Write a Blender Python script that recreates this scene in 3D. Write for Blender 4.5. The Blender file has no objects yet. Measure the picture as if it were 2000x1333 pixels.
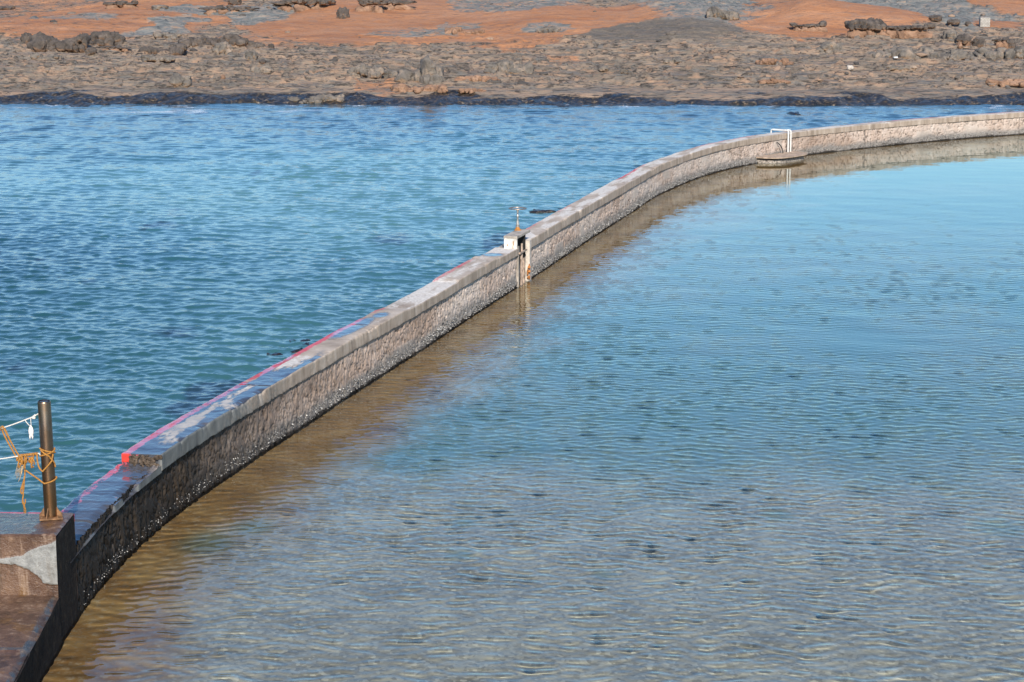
import bpy, bmesh, math, random
import numpy as np
from mathutils import Vector, Matrix

R = math.radians
scene = bpy.context.scene
COL = scene.collection

# ------------------------------------------------------------------ camera
CAM_H, FPX, HORIZ = 5.7, 3889.0, -70.0
PITCH = math.atan((666.5 - HORIZ) / FPX)
cam_data = bpy.data.cameras.new("camera")
cam = bpy.data.objects.new("camera", cam_data)
COL.objects.link(cam)
cam.location = (0, 0, CAM_H)
cam.rotation_euler = (math.pi / 2 - PITCH, 0, 0)
cam_data.sensor_width = 36.0
cam_data.lens = FPX / 2000 * 36
cam_data.clip_start = 0.1
cam_data.clip_end = 3000
scene.camera = cam

# ------------------------------------------------------------------ sky, sun
SUN_EL, SUN_AZ = R(33), R(174)           # sun behind the camera
world = bpy.data.worlds.new("World")
scene.world = world
world.use_nodes = True
wn = world.node_tree
bg = wn.nodes["Background"]
sky = wn.nodes.new("ShaderNodeTexSky")
sky.sky_type = 'NISHITA'
sky.sun_disc = False
sky.sun_elevation = SUN_EL
sky.sun_rotation = SUN_AZ
sky.air_density = 1.0
sky.dust_density = 0.6
sky.ozone_density = 1.6
hs = wn.nodes.new("ShaderNodeHueSaturation")      # the deep blue of a polarised, very clear sky
hs.inputs["Saturation"].default_value = 1.12
wn.links.new(sky.outputs[0], hs.inputs["Color"])
tn = wn.nodes.new("ShaderNodeMix"); tn.data_type = 'RGBA'; tn.blend_type = 'MULTIPLY'
tn.inputs[0].default_value = 1.0
tn.inputs[7].default_value = (.745, .945, 1.13, 1)
wn.links.new(hs.outputs[0], tn.inputs[6])
wn.links.new(tn.outputs[2], bg.inputs[0])
bg.inputs[1].default_value = 0.13
sun_data = bpy.data.lights.new("sun", 'SUN')
sun_data.energy = 5.0
sun_data.angle = R(0.5)
sun_data.color = (1.0, 0.92, 0.81)
sun = bpy.data.objects.new("sun", sun_data)
COL.objects.link(sun)
d = Vector((math.sin(SUN_AZ) * math.cos(SUN_EL), math.cos(SUN_AZ) * math.cos(SUN_EL), math.sin(SUN_EL)))
sun.rotation_euler = d.to_track_quat('Z', 'Y').to_euler()
sun_data.cycles.is_caustics_light = True

scene.view_settings.view_transform = 'Standard'
scene.view_settings.look = 'None'
scene.view_settings.exposure = 0.28
scene.view_settings.gamma = 1.0
scene.view_settings.use_curve_mapping = False
scene.cycles.use_denoising = True
scene.cycles.max_bounces = 8
scene.cycles.sample_clamp_indirect = 6.0
scene.cycles.caustics_reflective = False
scene.cycles.caustics_refractive = True


# ------------------------------------------------------------------ numeric helpers
def ray(px, py):
    """direction of a photo pixel (2000x1333 px), unnormalised"""
    u = (px - 1000) / FPX
    v = -(py - 666.5) / FPX
    return np.array([u, math.cos(PITCH) + v * math.sin(PITCH), -math.sin(PITCH) + v * math.cos(PITCH)])


def at_z(px, py, z):
    r = ray(px, py)
    t = (z - CAM_H) / r[2]
    return np.array([r[0] * t, r[1] * t, z])


def at_y(px, py, y):
    r = ray(px, py)
    t = y / r[1]
    return np.array([r[0] * t, y, CAM_H + r[2] * t])


def sstep(a, b, x):
    t = np.clip((x - a) / (b - a), 0, 1)
    return t * t * (3 - 2 * t)


def _hash(ix, iy, iz, seed):
    h = (ix.astype(np.int64) * 374761393 + iy.astype(np.int64) * 668265263 + iz.astype(np.int64) * 2147483647 + seed * 974634541) & 0xFFFFFFFF
    h = ((h ^ (h >> 13)) * 1274126177) & 0xFFFFFFFF
    h = ((h ^ (h >> 16)) * 2246822519) & 0xFFFFFFFF
    h = h ^ (h >> 15)
    return (h & 0xFFFFFF) / float(0xFFFFFF)


def vnoise(x, y, z=None, seed=0):
    """value noise in -1..1"""
    x = np.asarray(x, float); y = np.asarray(y, float)
    if z is None:
        ix = np.floor(x); iy = np.floor(y); fx = x - ix; fy = y - iy
        fx = fx * fx * fx * (fx * (fx * 6 - 15) + 10); fy = fy * fy * fy * (fy * (fy * 6 - 15) + 10)
        zz = np.zeros_like(ix)
        a = _hash(ix, iy, zz, seed); b = _hash(ix + 1, iy, zz, seed)
        c = _hash(ix, iy + 1, zz, seed); e = _hash(ix + 1, iy + 1, zz, seed)
        return ((a * (1 - fx) + b * fx) * (1 - fy) + (c * (1 - fx) + e * fx) * fy) * 2 - 1
    z = np.asarray(z, float)
    iz = np.floor(z); fz = z - iz; fz = fz * fz * (3 - 2 * fz)
    ix = np.floor(x); iy = np.floor(y); fx = x - ix; fy = y - iy
    fx = fx * fx * (3 - 2 * fx); fy = fy * fy * (3 - 2 * fy)
    out = 0
    for k, wz in ((0, 1 - fz), (1, fz)):
        a = _hash(ix, iy, iz + k, seed); b = _hash(ix + 1, iy, iz + k, seed)
        c = _hash(ix, iy + 1, iz + k, seed); e = _hash(ix + 1, iy + 1, iz + k, seed)
        out = out + wz * ((a * (1 - fx) + b * fx) * (1 - fy) + (c * (1 - fx) + e * fx) * fy)
    return out * 2 - 1


def fbm(x, y, z=None, oct=4, seed=0, gain=0.5, lac=2.03):
    s, a, n = 0, 1.0, 0
    for i in range(oct):
        f = lac ** i
        s = s + a * vnoise(np.asarray(x) * f + i * 17.3, np.asarray(y) * f - i * 9.1, None if z is None else np.asarray(z) * f, seed + i * 7)
        n += a
        a *= gain
    return s / n


def worley(x, y, seed=0):
    """distance to nearest jittered point, second nearest, id"""
    ix = np.floor(x); iy = np.floor(y)
    f1 = np.full(x.shape, 9.0); f2 = np.full(x.shape, 9.0); cid = np.zeros(x.shape)
    zz = np.zeros_like(ix)
    for dx in (-1, 0, 1):
        for dy in (-1, 0, 1):
            jx = ix + dx; jy = iy + dy
            px = jx + _hash(jx, jy, zz, seed); py = jy + _hash(jx, jy, zz, seed + 5)
            dd = np.hypot(px - x, py - y)
            m = dd < f1
            f2 = np.where(m, f1, np.minimum(f2, dd))
            cid = np.where(m, _hash(jx, jy, zz, seed + 11), cid)
            f1 = np.where(m, dd, f1)
    return f1, f2, cid


# ------------------------------------------------------------------ mesh helpers
def mesh_from(name, co, faces, m, parent=None, smooth=True, attrs=None):
    """co (n,3) array; faces (k,4) or (k,3) int array, or a list of index lists"""
    me = bpy.data.meshes.new(name)
    co = np.asarray(co, dtype=np.float32)
    if isinstance(faces, np.ndarray):
        nf, w = faces.shape
        me.vertices.add(len(co)); me.vertices.foreach_set("co", co.ravel())
        me.loops.add(nf * w); me.loops.foreach_set("vertex_index", faces.astype(np.int32).ravel())
        me.polygons.add(nf)
        me.polygons.foreach_set("loop_start", np.arange(0, nf * w, w, dtype=np.int32))
        me.polygons.foreach_set("loop_total", np.full(nf, w, dtype=np.int32))
        me.update(calc_edges=True)
    else:
        me.from_pydata([tuple(map(float, c)) for c in co], [], faces)
    if smooth:
        me.polygons.foreach_set("use_smooth", np.ones(len(me.polygons), dtype=bool))
    for k, v in (attrs or {}).items():
        at = me.attributes.new(k, 'FLOAT', 'POINT')
        at.data.foreach_set("value", np.asarray(v, dtype=np.float32).ravel())
    me.materials.append(m)
    o = bpy.data.objects.new(name, me)
    COL.objects.link(o)
    if parent:
        o.parent = parent
    return o


def grid_faces(n, m, keep=None, flip=False):
    """quads of an n x m vertex grid"""
    i, j = np.meshgrid(np.arange(n - 1), np.arange(m - 1), indexing='ij')
    a = (i * m + j).ravel()
    f = np.stack([a, a + m, a + m + 1, a + 1], 1)
    if flip:
        f = f[:, ::-1]
    if keep is not None:
        f = f[keep.ravel()]
    return f


def compact(co, f, attrs):
    used = np.unique(f)
    remap = np.zeros(len(co), dtype=np.int64); remap[used] = np.arange(len(used))
    return co[used], remap[f], {k: np.asarray(v).ravel()[used] for k, v in attrs.items()}


class MB:
    """collects shapes into one mesh"""
    def __init__(self):
        self.v, self.f = [], []

    def add(self, co, faces):
        b = len(self.v)
        self.v += [tuple(map(float, c)) for c in co]
        self.f += [[b + i for i in q] for q in faces]
        return self

    def box(self, c, size, rot=None, bev=0.0):
        bm = bmesh.new()
        bmesh.ops.create_cube(bm, size=1)
        for v in bm.verts:
            v.co = Vector((v.co.x * size[0], v.co.y * size[1], v.co.z * size[2]))
        if bev:
            bmesh.ops.bevel(bm, geom=bm.edges[:], offset=bev, segments=2, affect='EDGES', profile=0.6)
        M = Matrix.Translation(Vector(c)) @ (rot.to_4x4() if rot is not None else Matrix.Identity(4))
        bm.verts.index_update()
        self.add([M @ v.co for v in bm.verts], [[v.index for v in f.verts] for f in bm.faces])
        bm.free()
        return self

    def tube(self, pts, r, seg=10, closed=False, cap=True):
        pts = [Vector(p) for p in pts]
        n = len(pts)
        rr = r if hasattr(r, '__len__') else [r] * n
        up = None
        rings = []
        for i in range(n):
            if closed:
                t = pts[(i + 1) % n] - pts[i - 1]
            else:
                t = pts[min(i + 1, n - 1)] - pts[max(i - 1, 0)]
            t.normalize()
            if up is None:
                a = Vector((0, 0, 1)) if abs(t.z) < 0.9 else Vector((1, 0, 0))
                up = (a - t * a.dot(t)).normalized()
            else:
                up = (up - t * up.dot(t)).normalized()
            w = t.cross(up)
            rings.append([pts[i] + (up * math.cos(2 * math.pi * k / seg) + w * math.sin(2 * math.pi * k / seg)) * rr[i] for k in range(seg)])
        co = [p for ring in rings for p in ring]
        fs = []
        for i in range(n if closed else n - 1):
            j = (i + 1) % n
            for k in range(seg):
                k2 = (k + 1) % seg
                fs.append([i * seg + k, i * seg + k2, j * seg + k2, j * seg + k])
        if cap and not closed:
            fs.append(list(range(seg))[::-1])
            fs.append([(n - 1) * seg + k for k in range(seg)])
        return self.add(co, fs)

    def lathe(self, c, prof, seg=32):
        c = Vector(c)
        co, fs = [], []
        for r, z in prof:
            for k in range(seg):
                a = 2 * math.pi * k / seg
                co.append(c + Vector((r * math.cos(a), r * math.sin(a), z)))
        for i in range(len(prof) - 1):
            for k in range(seg):
                k2 = (k + 1) % seg
                fs.append([i * seg + k, i * seg + k2, (i + 1) * seg + k2, (i + 1) * seg + k])
        fs.append(list(range(seg))[::-1])
        fs.append([(len(prof) - 1) * seg + k for k in range(seg)])
        return self.add(co, fs)

    def build(self, name, m, parent=None, smooth=False, angle=None):
        o = mesh_from(name, np.array(self.v), self.f, m, parent, smooth=smooth)
        if angle:
            o.data.set_sharp_from_angle(angle=R(angle))
        return o


def thing(name, label, cat, loc=(0, 0, 0), group=None):
    o = bpy.data.objects.new(name, None)
    o.empty_display_size = 0.2
    COL.objects.link(o)
    o.location = loc
    return tag(o, label, cat, group)


def tag(o, label=None, cat=None, group=None, kind=None):
    if label: o["label"] = label
    if cat and not kind: kind = "thing"
    if cat: o["category"] = cat
    if group: o["group"] = group
    if kind: o["kind"] = kind
    return o


def keep_world(o, parent):
    """parent without moving (parents here are only translated)"""
    o.parent = parent
    o.matrix_parent_inverse = Matrix.Translation(-Vector(parent.location))
    return o


# ------------------------------------------------------------------ material helpers
class NT:
    def __init__(self, name):
        self.m = bpy.data.materials.new(name)
        self.m.use_nodes = True
        self.t = self.m.node_tree
        self.b = self.t.nodes["Principled BSDF"]
        self.out = self.t.nodes["Material Output"]
        self._obj = None

    def n(self, kind, **kw):
        nd = self.t.nodes.new(kind)
        for k, v in kw.items():
            setattr(nd, k, v)
        return nd

    def link(self, a, b):
        self.t.links.new(a, b)

    def put(self, sock, v):
        if hasattr(v, 'is_output') or isinstance(v, bpy.types.NodeSocket):
            self.link(v, sock)
        elif isinstance(v, (tuple, list)) and len(v) == 3 and sock.type == 'RGBA':
            sock.default_value = (*v, 1)
        else:
            sock.default_value = v

    def coord(self):
        if self._obj is None:
            g = self.n("ShaderNodeNewGeometry")
            self._obj = g.outputs["Position"]
        return self._obj

    def mapped(self, scale=(1, 1, 1), loc=(0, 0, 0), rot=(0, 0, 0)):
        mp = self.n("ShaderNodeMapping")
        self.link(self.coord(), mp.inputs[0])
        mp.inputs["Scale"].default_value = scale
        mp.inputs["Location"].default_value = loc
        mp.inputs["Rotation"].default_value = rot
        return mp.outputs[0]

    def noise(self, scale, detail=4, rough=0.55, vec=None, dist=0.0):
        t = self.n("ShaderNodeTexNoise")
        self.link(vec if vec is not None else self.coord(), t.inputs["Vector"])
        t.inputs["Scale"].default_value = scale
        t.inputs["Detail"].default_value = detail
        t.inputs["Roughness"].default_value = rough
        t.inputs["Distortion"].default_value = dist
        return t.outputs[0]

    def voro(self, scale, vec=None, feature='F1', out="Distance"):
        t = self.n("ShaderNodeTexVoronoi", feature=feature)
        self.link(vec if vec is not None else self.coord(), t.inputs["Vector"])
        t.inputs["Scale"].default_value = scale
        return t.outputs[out]

    def attr(self, name):
        a = self.n("ShaderNodeAttribute", attribute_name=name)
        return a.outputs["Fac"]

    def rng(self, v, a, b, c=0.0, d=1.0, smooth=True):
        r = self.n("ShaderNodeMapRange")
        if smooth:
            r.interpolation_type = 'SMOOTHSTEP'
        self.put(r.inputs[0], v)
        for i, x in enumerate((a, b, c, d)):
            r.inputs[i + 1].default_value = x
        return r.outputs[0]

    def math(self, op, a, b=0.0, clamp=False):
        r = self.n("ShaderNodeMath", operation=op, use_clamp=clamp)
        self.put(r.inputs[0], a); self.put(r.inputs[1], b)
        return r.outputs[0]

    def mix(self, f, a, b, mode='MIX'):
        r = self.n("ShaderNodeMix", data_type='RGBA', blend_type=mode)
        self.put(r.inputs[0], f); self.put(r.inputs[6], a); self.put(r.inputs[7], b)
        return r.outputs[2]

    def ramp(self, f, stops):
        r = self.n("ShaderNodeValToRGB")
        self.put(r.inputs[0], f)
        e = r.color_ramp.elements
        while len(e) < len(stops):
            e.new(0.5)
        for k, (p, c) in zip(e, stops):
            k.position = p; k.color = (*c, 1)
        return r.outputs[0]

    def bump(self, h, strength=0.5, dist=0.02, normal=None):
        b = self.n("ShaderNodeBump")
        b.inputs["Strength"].default_value = strength
        b.inputs["Distance"].default_value = dist
        self.put(b.inputs["Height"], h)
        if normal is not None:
            self.link(normal, b.inputs["Normal"])
        return b.outputs[0]

    def done(self, color=None, rough=None, normal=None, metal=None, spec=None, ior=None):
        if color is not None: self.put(self.b.inputs["Base Color"], color)
        if rough is not None: self.put(self.b.inputs["Roughness"], rough)
        if normal is not None: self.link(normal, self.b.inputs["Normal"])
        if metal is not None: self.put(self.b.inputs["Metallic"], metal)
        if spec is not None: self.put(self.b.inputs["Specular IOR Level"], spec)
        if ior is not None: self.b.inputs["IOR"].default_value = ior
        return self.m


def plain(name, col, rough=0.6, metal=0.0, var=0.25, scale=25, bump=0.2):
    t = NT(name)
    n = t.noise(scale, 5)
    c = t.mix(t.rng(n, 0.3, 0.7), tuple(x * (1 - var) for x in col), tuple(min(1, x * (1 + var)) for x in col))
    return t.done(c, rough, t.bump(n, bump, 0.01), metal)


# ------------------------------------------------------------------ the line of the wall (pool-side face), plan metres
PTS = np.array([(-3.87, 6), (-3.87, 9), (-3.87, 12), (-3.87, 15.3), (-3.88, 16.9), (-3.83, 18.4), (-3.66, 19.85), (-3.38, 21.25), (-3.05, 22.62),
                (-2.585, 24.55), (-2.09, 26.57), (-1.505, 28.83), (-.79, 31.77), (-.18, 34.25), (.48, 36.85), (1.675, 41.8),
                (3.05, 47.3), (3.59, 49.6), (4.75, 53.1), (5.73, 55.5), (6.77, 57.4), (8.1, 59.4), (9.2, 60.75), (11.3, 62.9),
                (13.3, 64.75), (15.4, 66.5), (17.4, 67.9), (20, 69.4), (25, 71.5), (32, 73.5), (45, 76), (70, 79)], float)


def make_line():
    L = np.r_[0, np.cumsum(np.hypot(*np.diff(PTS, axis=0).T))]
    s = np.arange(0, L[-1], 0.05)
    x = np.interp(s, L, PTS[:, 0]); y = np.interp(s, L, PTS[:, 1])
    k = np.exp(-0.5 * (np.arange(-40, 41) * 0.05 / 0.7) ** 2); k /= k.sum()
    pad = lambda a: np.r_[a[0] - (a[40:0:-1] - a[0]), a, a[-1] + (a[-1] - a[-2:-42:-1])]
    return np.convolve(pad(x), k, 'valid'), np.convolve(pad(y), k, 'valid')


LX, LY = make_line()
LS = np.r_[0, np.cumsum(np.hypot(np.diff(LX), np.diff(LY)))]
TX = np.gradient(LX, LS); TY = np.gradient(LY, LS)
TX, TY = TX / np.hypot(TX, TY), TY / np.hypot(TX, TY)


def s_of_y(y): return float(np.interp(y, LY, LS))


def wall_pt(s, off, z):
    """off > 0 towards the pool"""
    x = np.interp(s, LS, LX); y = np.interp(s, LS, LY); tx = np.interp(s, LS, TX); ty = np.interp(s, LS, TY)
    return np.stack(np.broadcast_arrays(x + ty * off, y - tx * off, z), -1)


def wall_frame(s):
    p = wall_pt(s, 0, 0); t = Vector((float(np.interp(s, LS, TX)), float(np.interp(s, LS, TY)), 0))
    return Vector(p), t, Vector((t.y, -t.x, 0))


TOP, CB = 0.747, 0.577
S_PLAT, S_STEP = s_of_y(16.98), s_of_y(19.88)
S_G0, S_G1, S_END = s_of_y(35.3), s_of_y(36.2), s_of_y(78.0)



# ================================================================== LAND
def base_z(Y):
    return np.interp(Y, [60, 72, 79, 82, 83.0, 84.5, 88, 95, 105, 120, 135, 150, 170, 200, 400],
                     [-2.0, -1.2, -.40, -.06, .12, .34, .55, .85, 1.3, 2.0, 2.72, 3.4, 4.2, 5.0, 9.0])


def g_hit(px, py):
    """where a photo ray meets the mean slope of the shore"""
    r = ray(px, py)
    Y = np.arange(78, 400, 0.05)
    z = CAM_H + r[2] * Y / r[1]
    i = np.argmax(z < base_z(Y))
    return r[0] * Y[i] / r[1], Y[i], base_z(Y[i])


# smooth sandy mounds and eroded faces (photo px centre, half width, half depth in rows, height m)
MOUNDS = [(1090, 58, 150, 10, 0.75), (880, 40, 190, 10, 0.5), (1310, 42, 80, 14, 1.0), (1500, 60, 300, 10, 0.8), (1640, 48, 160, 9, 0.7),
          (1930, 25, 110, 10, 0.9), (1950, 68, 90, 6, 0.4), (700, 28, 120, 10, 0.8), (560, 30, 140, 10, 0.5), (270, 45, 170, 9, 0.5),
          (1290, 90, 190, 6, 0.28), (1400, 88, 130, 9, 0.25), (1580, 62, 70, 6, 0.5), (1750, 66, 110, 6, 0.45), (1820, 98, 200, 8, 0.35),
          (60, 60, 120, 9, 0.35), (1100, 5, 190, 8, 2.2), (1700, 5, 160, 6, 1.2), (330, 12, 130, 6, 0.7)]
ORANGE = [(230, 45, 260, 17, .75), (120, 63, 160, 8, .6), (720, 40, 200, 20, 1), (640, 65, 180, 7, .85), (960, 45, 200, 11, 1), (1100, 62, 170, 11, .95),
          (900, 75, 330, 9, .75), (560, 80, 160, 8, .5), (1320, 35, 75, 15, 1), (1480, 60, 300, 15, 1), (1640, 45, 180, 14, 1), (1560, 20, 130, 12, .6),
          (1950, 18, 110, 13, 1), (1950, 64, 80, 6, .9), (1100, 6, 150, 10, .55), (1250, 75, 200, 8, .7), (60, 12, 150, 10, .5), (400, 8, 150, 7, .6), (1000, 92, 90, 7, .6),
          (1090, 118, 50, 7, .45), (1330, 84, 120, 5, .3), (730, 172, 50, 9, .5)]
GREY = [(520, 43, 80, 7, .9), (420, 37, 90, 4, .8), (330, 62, 40, 8, 1), (280, 74, 60, 4, .7), (1330, 22, 120, 20, .9), (1760, 22, 110, 16, .95), (1010, 34, 130, 9, .8), (1420, 22, 60, 14, 1),
        (900, 66, 40, 3, .6), (1060, 74, 60, 3, .8), (1830, 50, 60, 12, .8), (800, 72, 90, 3, .6), (140, 52, 90, 3, .6), (1880, 45, 70, 8, .8)]
GRAVEL = [(1290, 85, 165, 7, .9), (1420, 92, 90, 6, .6)]


def blob(X, Y, spec):
    px, py, rx, ry, amp = spec
    cx, cy, cz = g_hit(px, py)
    hx = rx * cy / FPX
    hy = ry * cy * cy / ((CAM_H - cz) * FPX) * 0.8
    q = ((X - cx) / hx) ** 2 + ((Y - cy) / hy) ** 2
    return amp, q


def land_fields(X, Y):
    wx = X + 1.6 * fbm(X / 3, Y / 3, oct=3, seed=3); wy = Y + 1.8 * fbm(X / 3.5, Y / 3, oct=3, seed=9)
    org = np.zeros_like(X); gry = np.zeros_like(X); gra = np.zeros_like(X); md = np.zeros_like(X)
    for s in ORANGE:
        a, q = blob(wx, wy, s); org = np.maximum(org, a * sstep(1.25, 0.55, q))
    for s in GREY:
        a, q = blob(wx, wy, s); gry = np.maximum(gry, a * sstep(1.3, 0.6, q))
    for s in GRAVEL:
        a, q = blob(X + .3 * (wx - X), Y + .3 * (wy - Y), s); gra = np.maximum(gra, a * sstep(1.15, 0.8, q))
    for s in MOUNDS:
        a, q = blob(X + .5 * (wx - X), Y + .5 * (wy - Y), s); md = md + a * np.exp(-q * 0.9)
    org = org * (1 - .8 * gry) * (1 - .8 * gra)
    z = base_z(Y + 1.1 * fbm(X / 4, Y / 4, oct=4, seed=40) * sstep(95, 84, Y) + .55 * fbm(X / .7, Y / .9, oct=2, seed=44) * sstep(90, 84, Y)) + md
    rough = sstep(82, 90, Y) * (1 - 0.85 * org * sstep(95, 112, Y)) * (1 - .6 * gra)
    ledge = fbm(X / 5.5, Y / 2.2, oct=5, seed=21, gain=.55)
    st = fbm(X / 2.2 + .3 * ledge, Y / .75, oct=4, seed=31, gain=.6)
    ridge = 1 - np.abs(fbm(X / 2.6, Y / 1.1, oct=4, seed=51))
    fine = fbm(X / .75 + .5 * st, Y / .55, oct=3, seed=56, gain=.6)
    crag = 1 - np.abs(fbm(X / 1.1, Y / .7 + .4 * ledge, oct=3, seed=58))
    z = z + rough * (0.26 * ledge + 0.15 * st + 0.20 * (ridge ** 3 - .45) + .085 * fine + .13 * (crag ** 4 - .35))
    z = z + (1 - rough) * sstep(88, 100, Y) * .10 * fbm(X / 3.0, Y / 3.0, oct=3, seed=61)
    # terraces: small risers facing the sea
    tq = z / 0.20 + .8 * fbm(X / 2.2, Y / 2.0, oct=5, seed=71, gain=.6)
    z = z + rough * 0.19 * (sstep(.38, .62, tq - np.floor(tq)) - (tq - np.floor(tq)))
    kelp = sstep(.36, .18, z + .24 * fbm(X / 2.4, Y / 1.6, oct=5, seed=81)) * sstep(88.5, 85.0, Y + 2.5 * fbm(X / 5, Y / 5, oct=3, seed=83))
    z = z + kelp * (.08 * fbm(X / .25, Y / .5, oct=3, seed=91) + .07 * np.clip(fbm(X / .9, Y / .8, oct=3, seed=93), 0, 1))
    return z, org, gry, gra, kelp, st


def build_land():
    t = NT("shore_rock_material")
    org, gra, kelp, gry = t.attr("sand"), t.attr("gravel"), t.attr("kelp"), t.attr("grey")
    n1 = t.noise(0.55, 7, .62, t.mapped((.45, 1, 1)))
    n2 = t.noise(2.6, 6, .65, t.mapped((.35, 1, 1.6)))
    n3 = t.noise(9, 5, .7)
    n4 = t.noise(5.5, 6, .72, t.mapped((.30, .8, 1.5)))
    rock = t.ramp(n1, [(.30, (.115, .092, .070)), (.45, (.210, .166, .124)), (.55, (.28, .210, .150)), (.70, (.37, .25, .165))])
    rock = t.mix(t.rng(n2, .53, .60, 0, .7), rock, (.37, .23, .145))
    rock = t.mix(t.rng(n2, .46, .40, 0, .65), rock, (.15, .148, .138))
    rock = t.mix(t.rng(n4, .53, .575, 0, .85), rock, (.038, .031, .026))
    rock = t.mix(t.rng(n4, .43, .36, 0, .55), rock, (.42, .27, .18))
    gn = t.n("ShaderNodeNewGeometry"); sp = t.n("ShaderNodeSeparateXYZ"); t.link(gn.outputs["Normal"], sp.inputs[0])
    rock = t.mix(t.math('MULTIPLY', t.rng(sp.outputs[2], .90, .62), .6), rock, (.38, .225, .14))      # tan on steep risers paints in their sunlit look, tops stay weathered
    sand = t.ramp(n1, [(.3, (.32, .125, .050)), (.5, (.42, .180, .076)), (.7, (.49, .240, .122))])
    sand = t.mix(t.rng(n2, .52, .62, 0, .55), sand, (.29, .185, .13))
    sand = t.mix(t.rng(n2, .42, .36, 0, .5), sand, (.20, .10, .06))
    sand = t.mix(t.rng(n4, .55, .62, 0, .6), sand, (.15, .095, .068))
    sand = t.mix(t.rng(t.noise(16, 4, .7, t.mapped((.4, 1, 1))), .52, .66, 0, .5), sand, (.22, .115, .062))
    teal = t.ramp(n2, [(.35, (.105, .115, .112)), (.50, (.20, .20, .185)), (.58, (.29, .235, .19)), (.68, (.36, .235, .15))])
    teal = t.mix(t.rng(n4, .56, .63, 0, .7), teal, (.06, .065, .065))
    c = t.mix(t.rng(t.math('ADD', gry, t.math('ADD', t.math('MULTIPLY', t.math('SUBTRACT', n4, .5), 1.6), t.math('MULTIPLY', t.math('SUBTRACT', n2, .5), 1.0))), .30, .62), rock, teal)
    e = t.math('ADD', t.math('ADD', org, t.math('MULTIPLY', t.math('SUBTRACT', n4, .5), -1.1)), t.math('ADD', t.math('MULTIPLY', t.math('SUBTRACT', n2, .5), .9), t.math('MULTIPLY', t.math('SUBTRACT', n1, .5), .9)))
    c = t.mix(t.rng(e, .32, .68), c, sand)
    gr = t.ramp(n3, [(.35, (.085, .072, .058)), (.65, (.165, .138, .108))])
    c = t.mix(t.math('MULTIPLY', t.rng(t.math('ADD', gra, t.math('MULTIPLY', t.math('SUBTRACT', n4, .5), 1.2)), .35, .9), .75), c, gr)
    kc = t.ramp(t.noise(6, 5, .7), [(.38, (.008, .0075, .008)), (.50, (.016, .014, .011)), (.55, (.060, .040, .018)), (.62, (.16, .105, .05)), (.70, (.42, .34, .24))])
    c = t.mix(t.rng(kelp, .25, .6), c, kc)
    rg = t.rng(kelp, .3, .7, .88, .33)
    h = t.math('ADD', t.math('MULTIPLY', n2, .6), t.math('MULTIPLY', n3, .35))
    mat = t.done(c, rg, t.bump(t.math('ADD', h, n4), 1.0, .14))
    # main sheet
    X = np.linspace(-58, 58, 1160)
    Y = np.r_[np.arange(72, 84, .12), np.arange(84, 112, .16), np.arange(112, 165, .30)]
    XX, YY = np.meshgrid(X, Y, indexing='ij')
    z, org, gry, gra, kelp, st = land_fields(XX, YY)
    co = np.stack([XX, YY, z], -1).reshape(-1, 3)
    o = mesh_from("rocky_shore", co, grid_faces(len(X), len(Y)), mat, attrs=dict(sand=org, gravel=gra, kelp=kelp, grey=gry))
    tag(o, kind="structure")
    # hinterland to the horizon, butts behind the main sheet
    X = np.linspace(-600, 600, 160); Y = np.r_[np.arange(164.5, 260, 4), np.linspace(262, 1500, 60)]
    XX, YY = np.meshgrid(X, Y, indexing='ij')
    z = base_z(YY) + 1.2 * fbm(XX / 30, YY / 30, oct=4, seed=5) * sstep(165, 190, YY) - .3 * sstep(172, 164.5, YY)
    one = np.ones_like(z)
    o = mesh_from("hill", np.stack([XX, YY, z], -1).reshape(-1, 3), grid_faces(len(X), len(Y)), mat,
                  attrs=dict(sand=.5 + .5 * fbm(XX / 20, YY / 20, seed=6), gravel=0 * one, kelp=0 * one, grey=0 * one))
    tag(o, kind="structure")
    # rocky seabed and sides reach the horizon too
    o = mesh_from("seabed", np.array([(-1500, -200, -2.6), (1500, -200, -2.6), (1500, 1500, -2.6), (-1500, 1500, -2.6)]), [[0, 1, 2, 3]],
                  plain("seabed_material", (.05, .09, .08)))
    tag(o, kind="structure")


build_land()


# ================================================================== WATER
def spectrum(n, lmin, lmax, mean_dir, spread, seed, power=0.0):
    rg = np.random.default_rng(seed)
    lam = np.exp(rg.uniform(math.log(lmin), math.log(lmax), n))
    th = mean_dir + rg.normal(0, spread, n)
    k = 2 * math.pi / lam
    slope = (lam / lmax) ** power
    slope = slope / math.sqrt((slope ** 2).sum() / 2)
    return k, th, slope / k, rg.uniform(0, 2 * math.pi, n), lam


def waves(X, Y, dx, spec, rms, chop=0.0):
    k, th, amp, ph, lam = spec
    Z = np.zeros_like(X); DX = np.zeros_like(X); DY = np.zeros_like(X)
    for ki, ti, ai, pi_, li in zip(k, th, amp, ph, lam):
        c, s = math.cos(ti), math.sin(ti)
        w = np.clip((li / dx - 2.2) / 2.5, 0, 1) * ai * rms
        a = ki * (c * X + s * Y) + pi_
        Z += w * np.sin(a)
        if chop:
            q = w * np.cos(a) * chop
            DX += c * q; DY += s * q
    return Z, DX, DY


def polar(r0, r1, dr, amax, na):
    r = np.exp(np.arange(math.log(r0), math.log(r1), dr))
    a = np.linspace(-amax, amax, na)
    A, Rr = np.meshgrid(a, r, indexing='ij')
    return Rr * np.sin(A), Rr * np.cos(A), Rr, len(a), len(r)


def wall_x(Y):
    return np.interp(Y, LY, LX)


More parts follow.
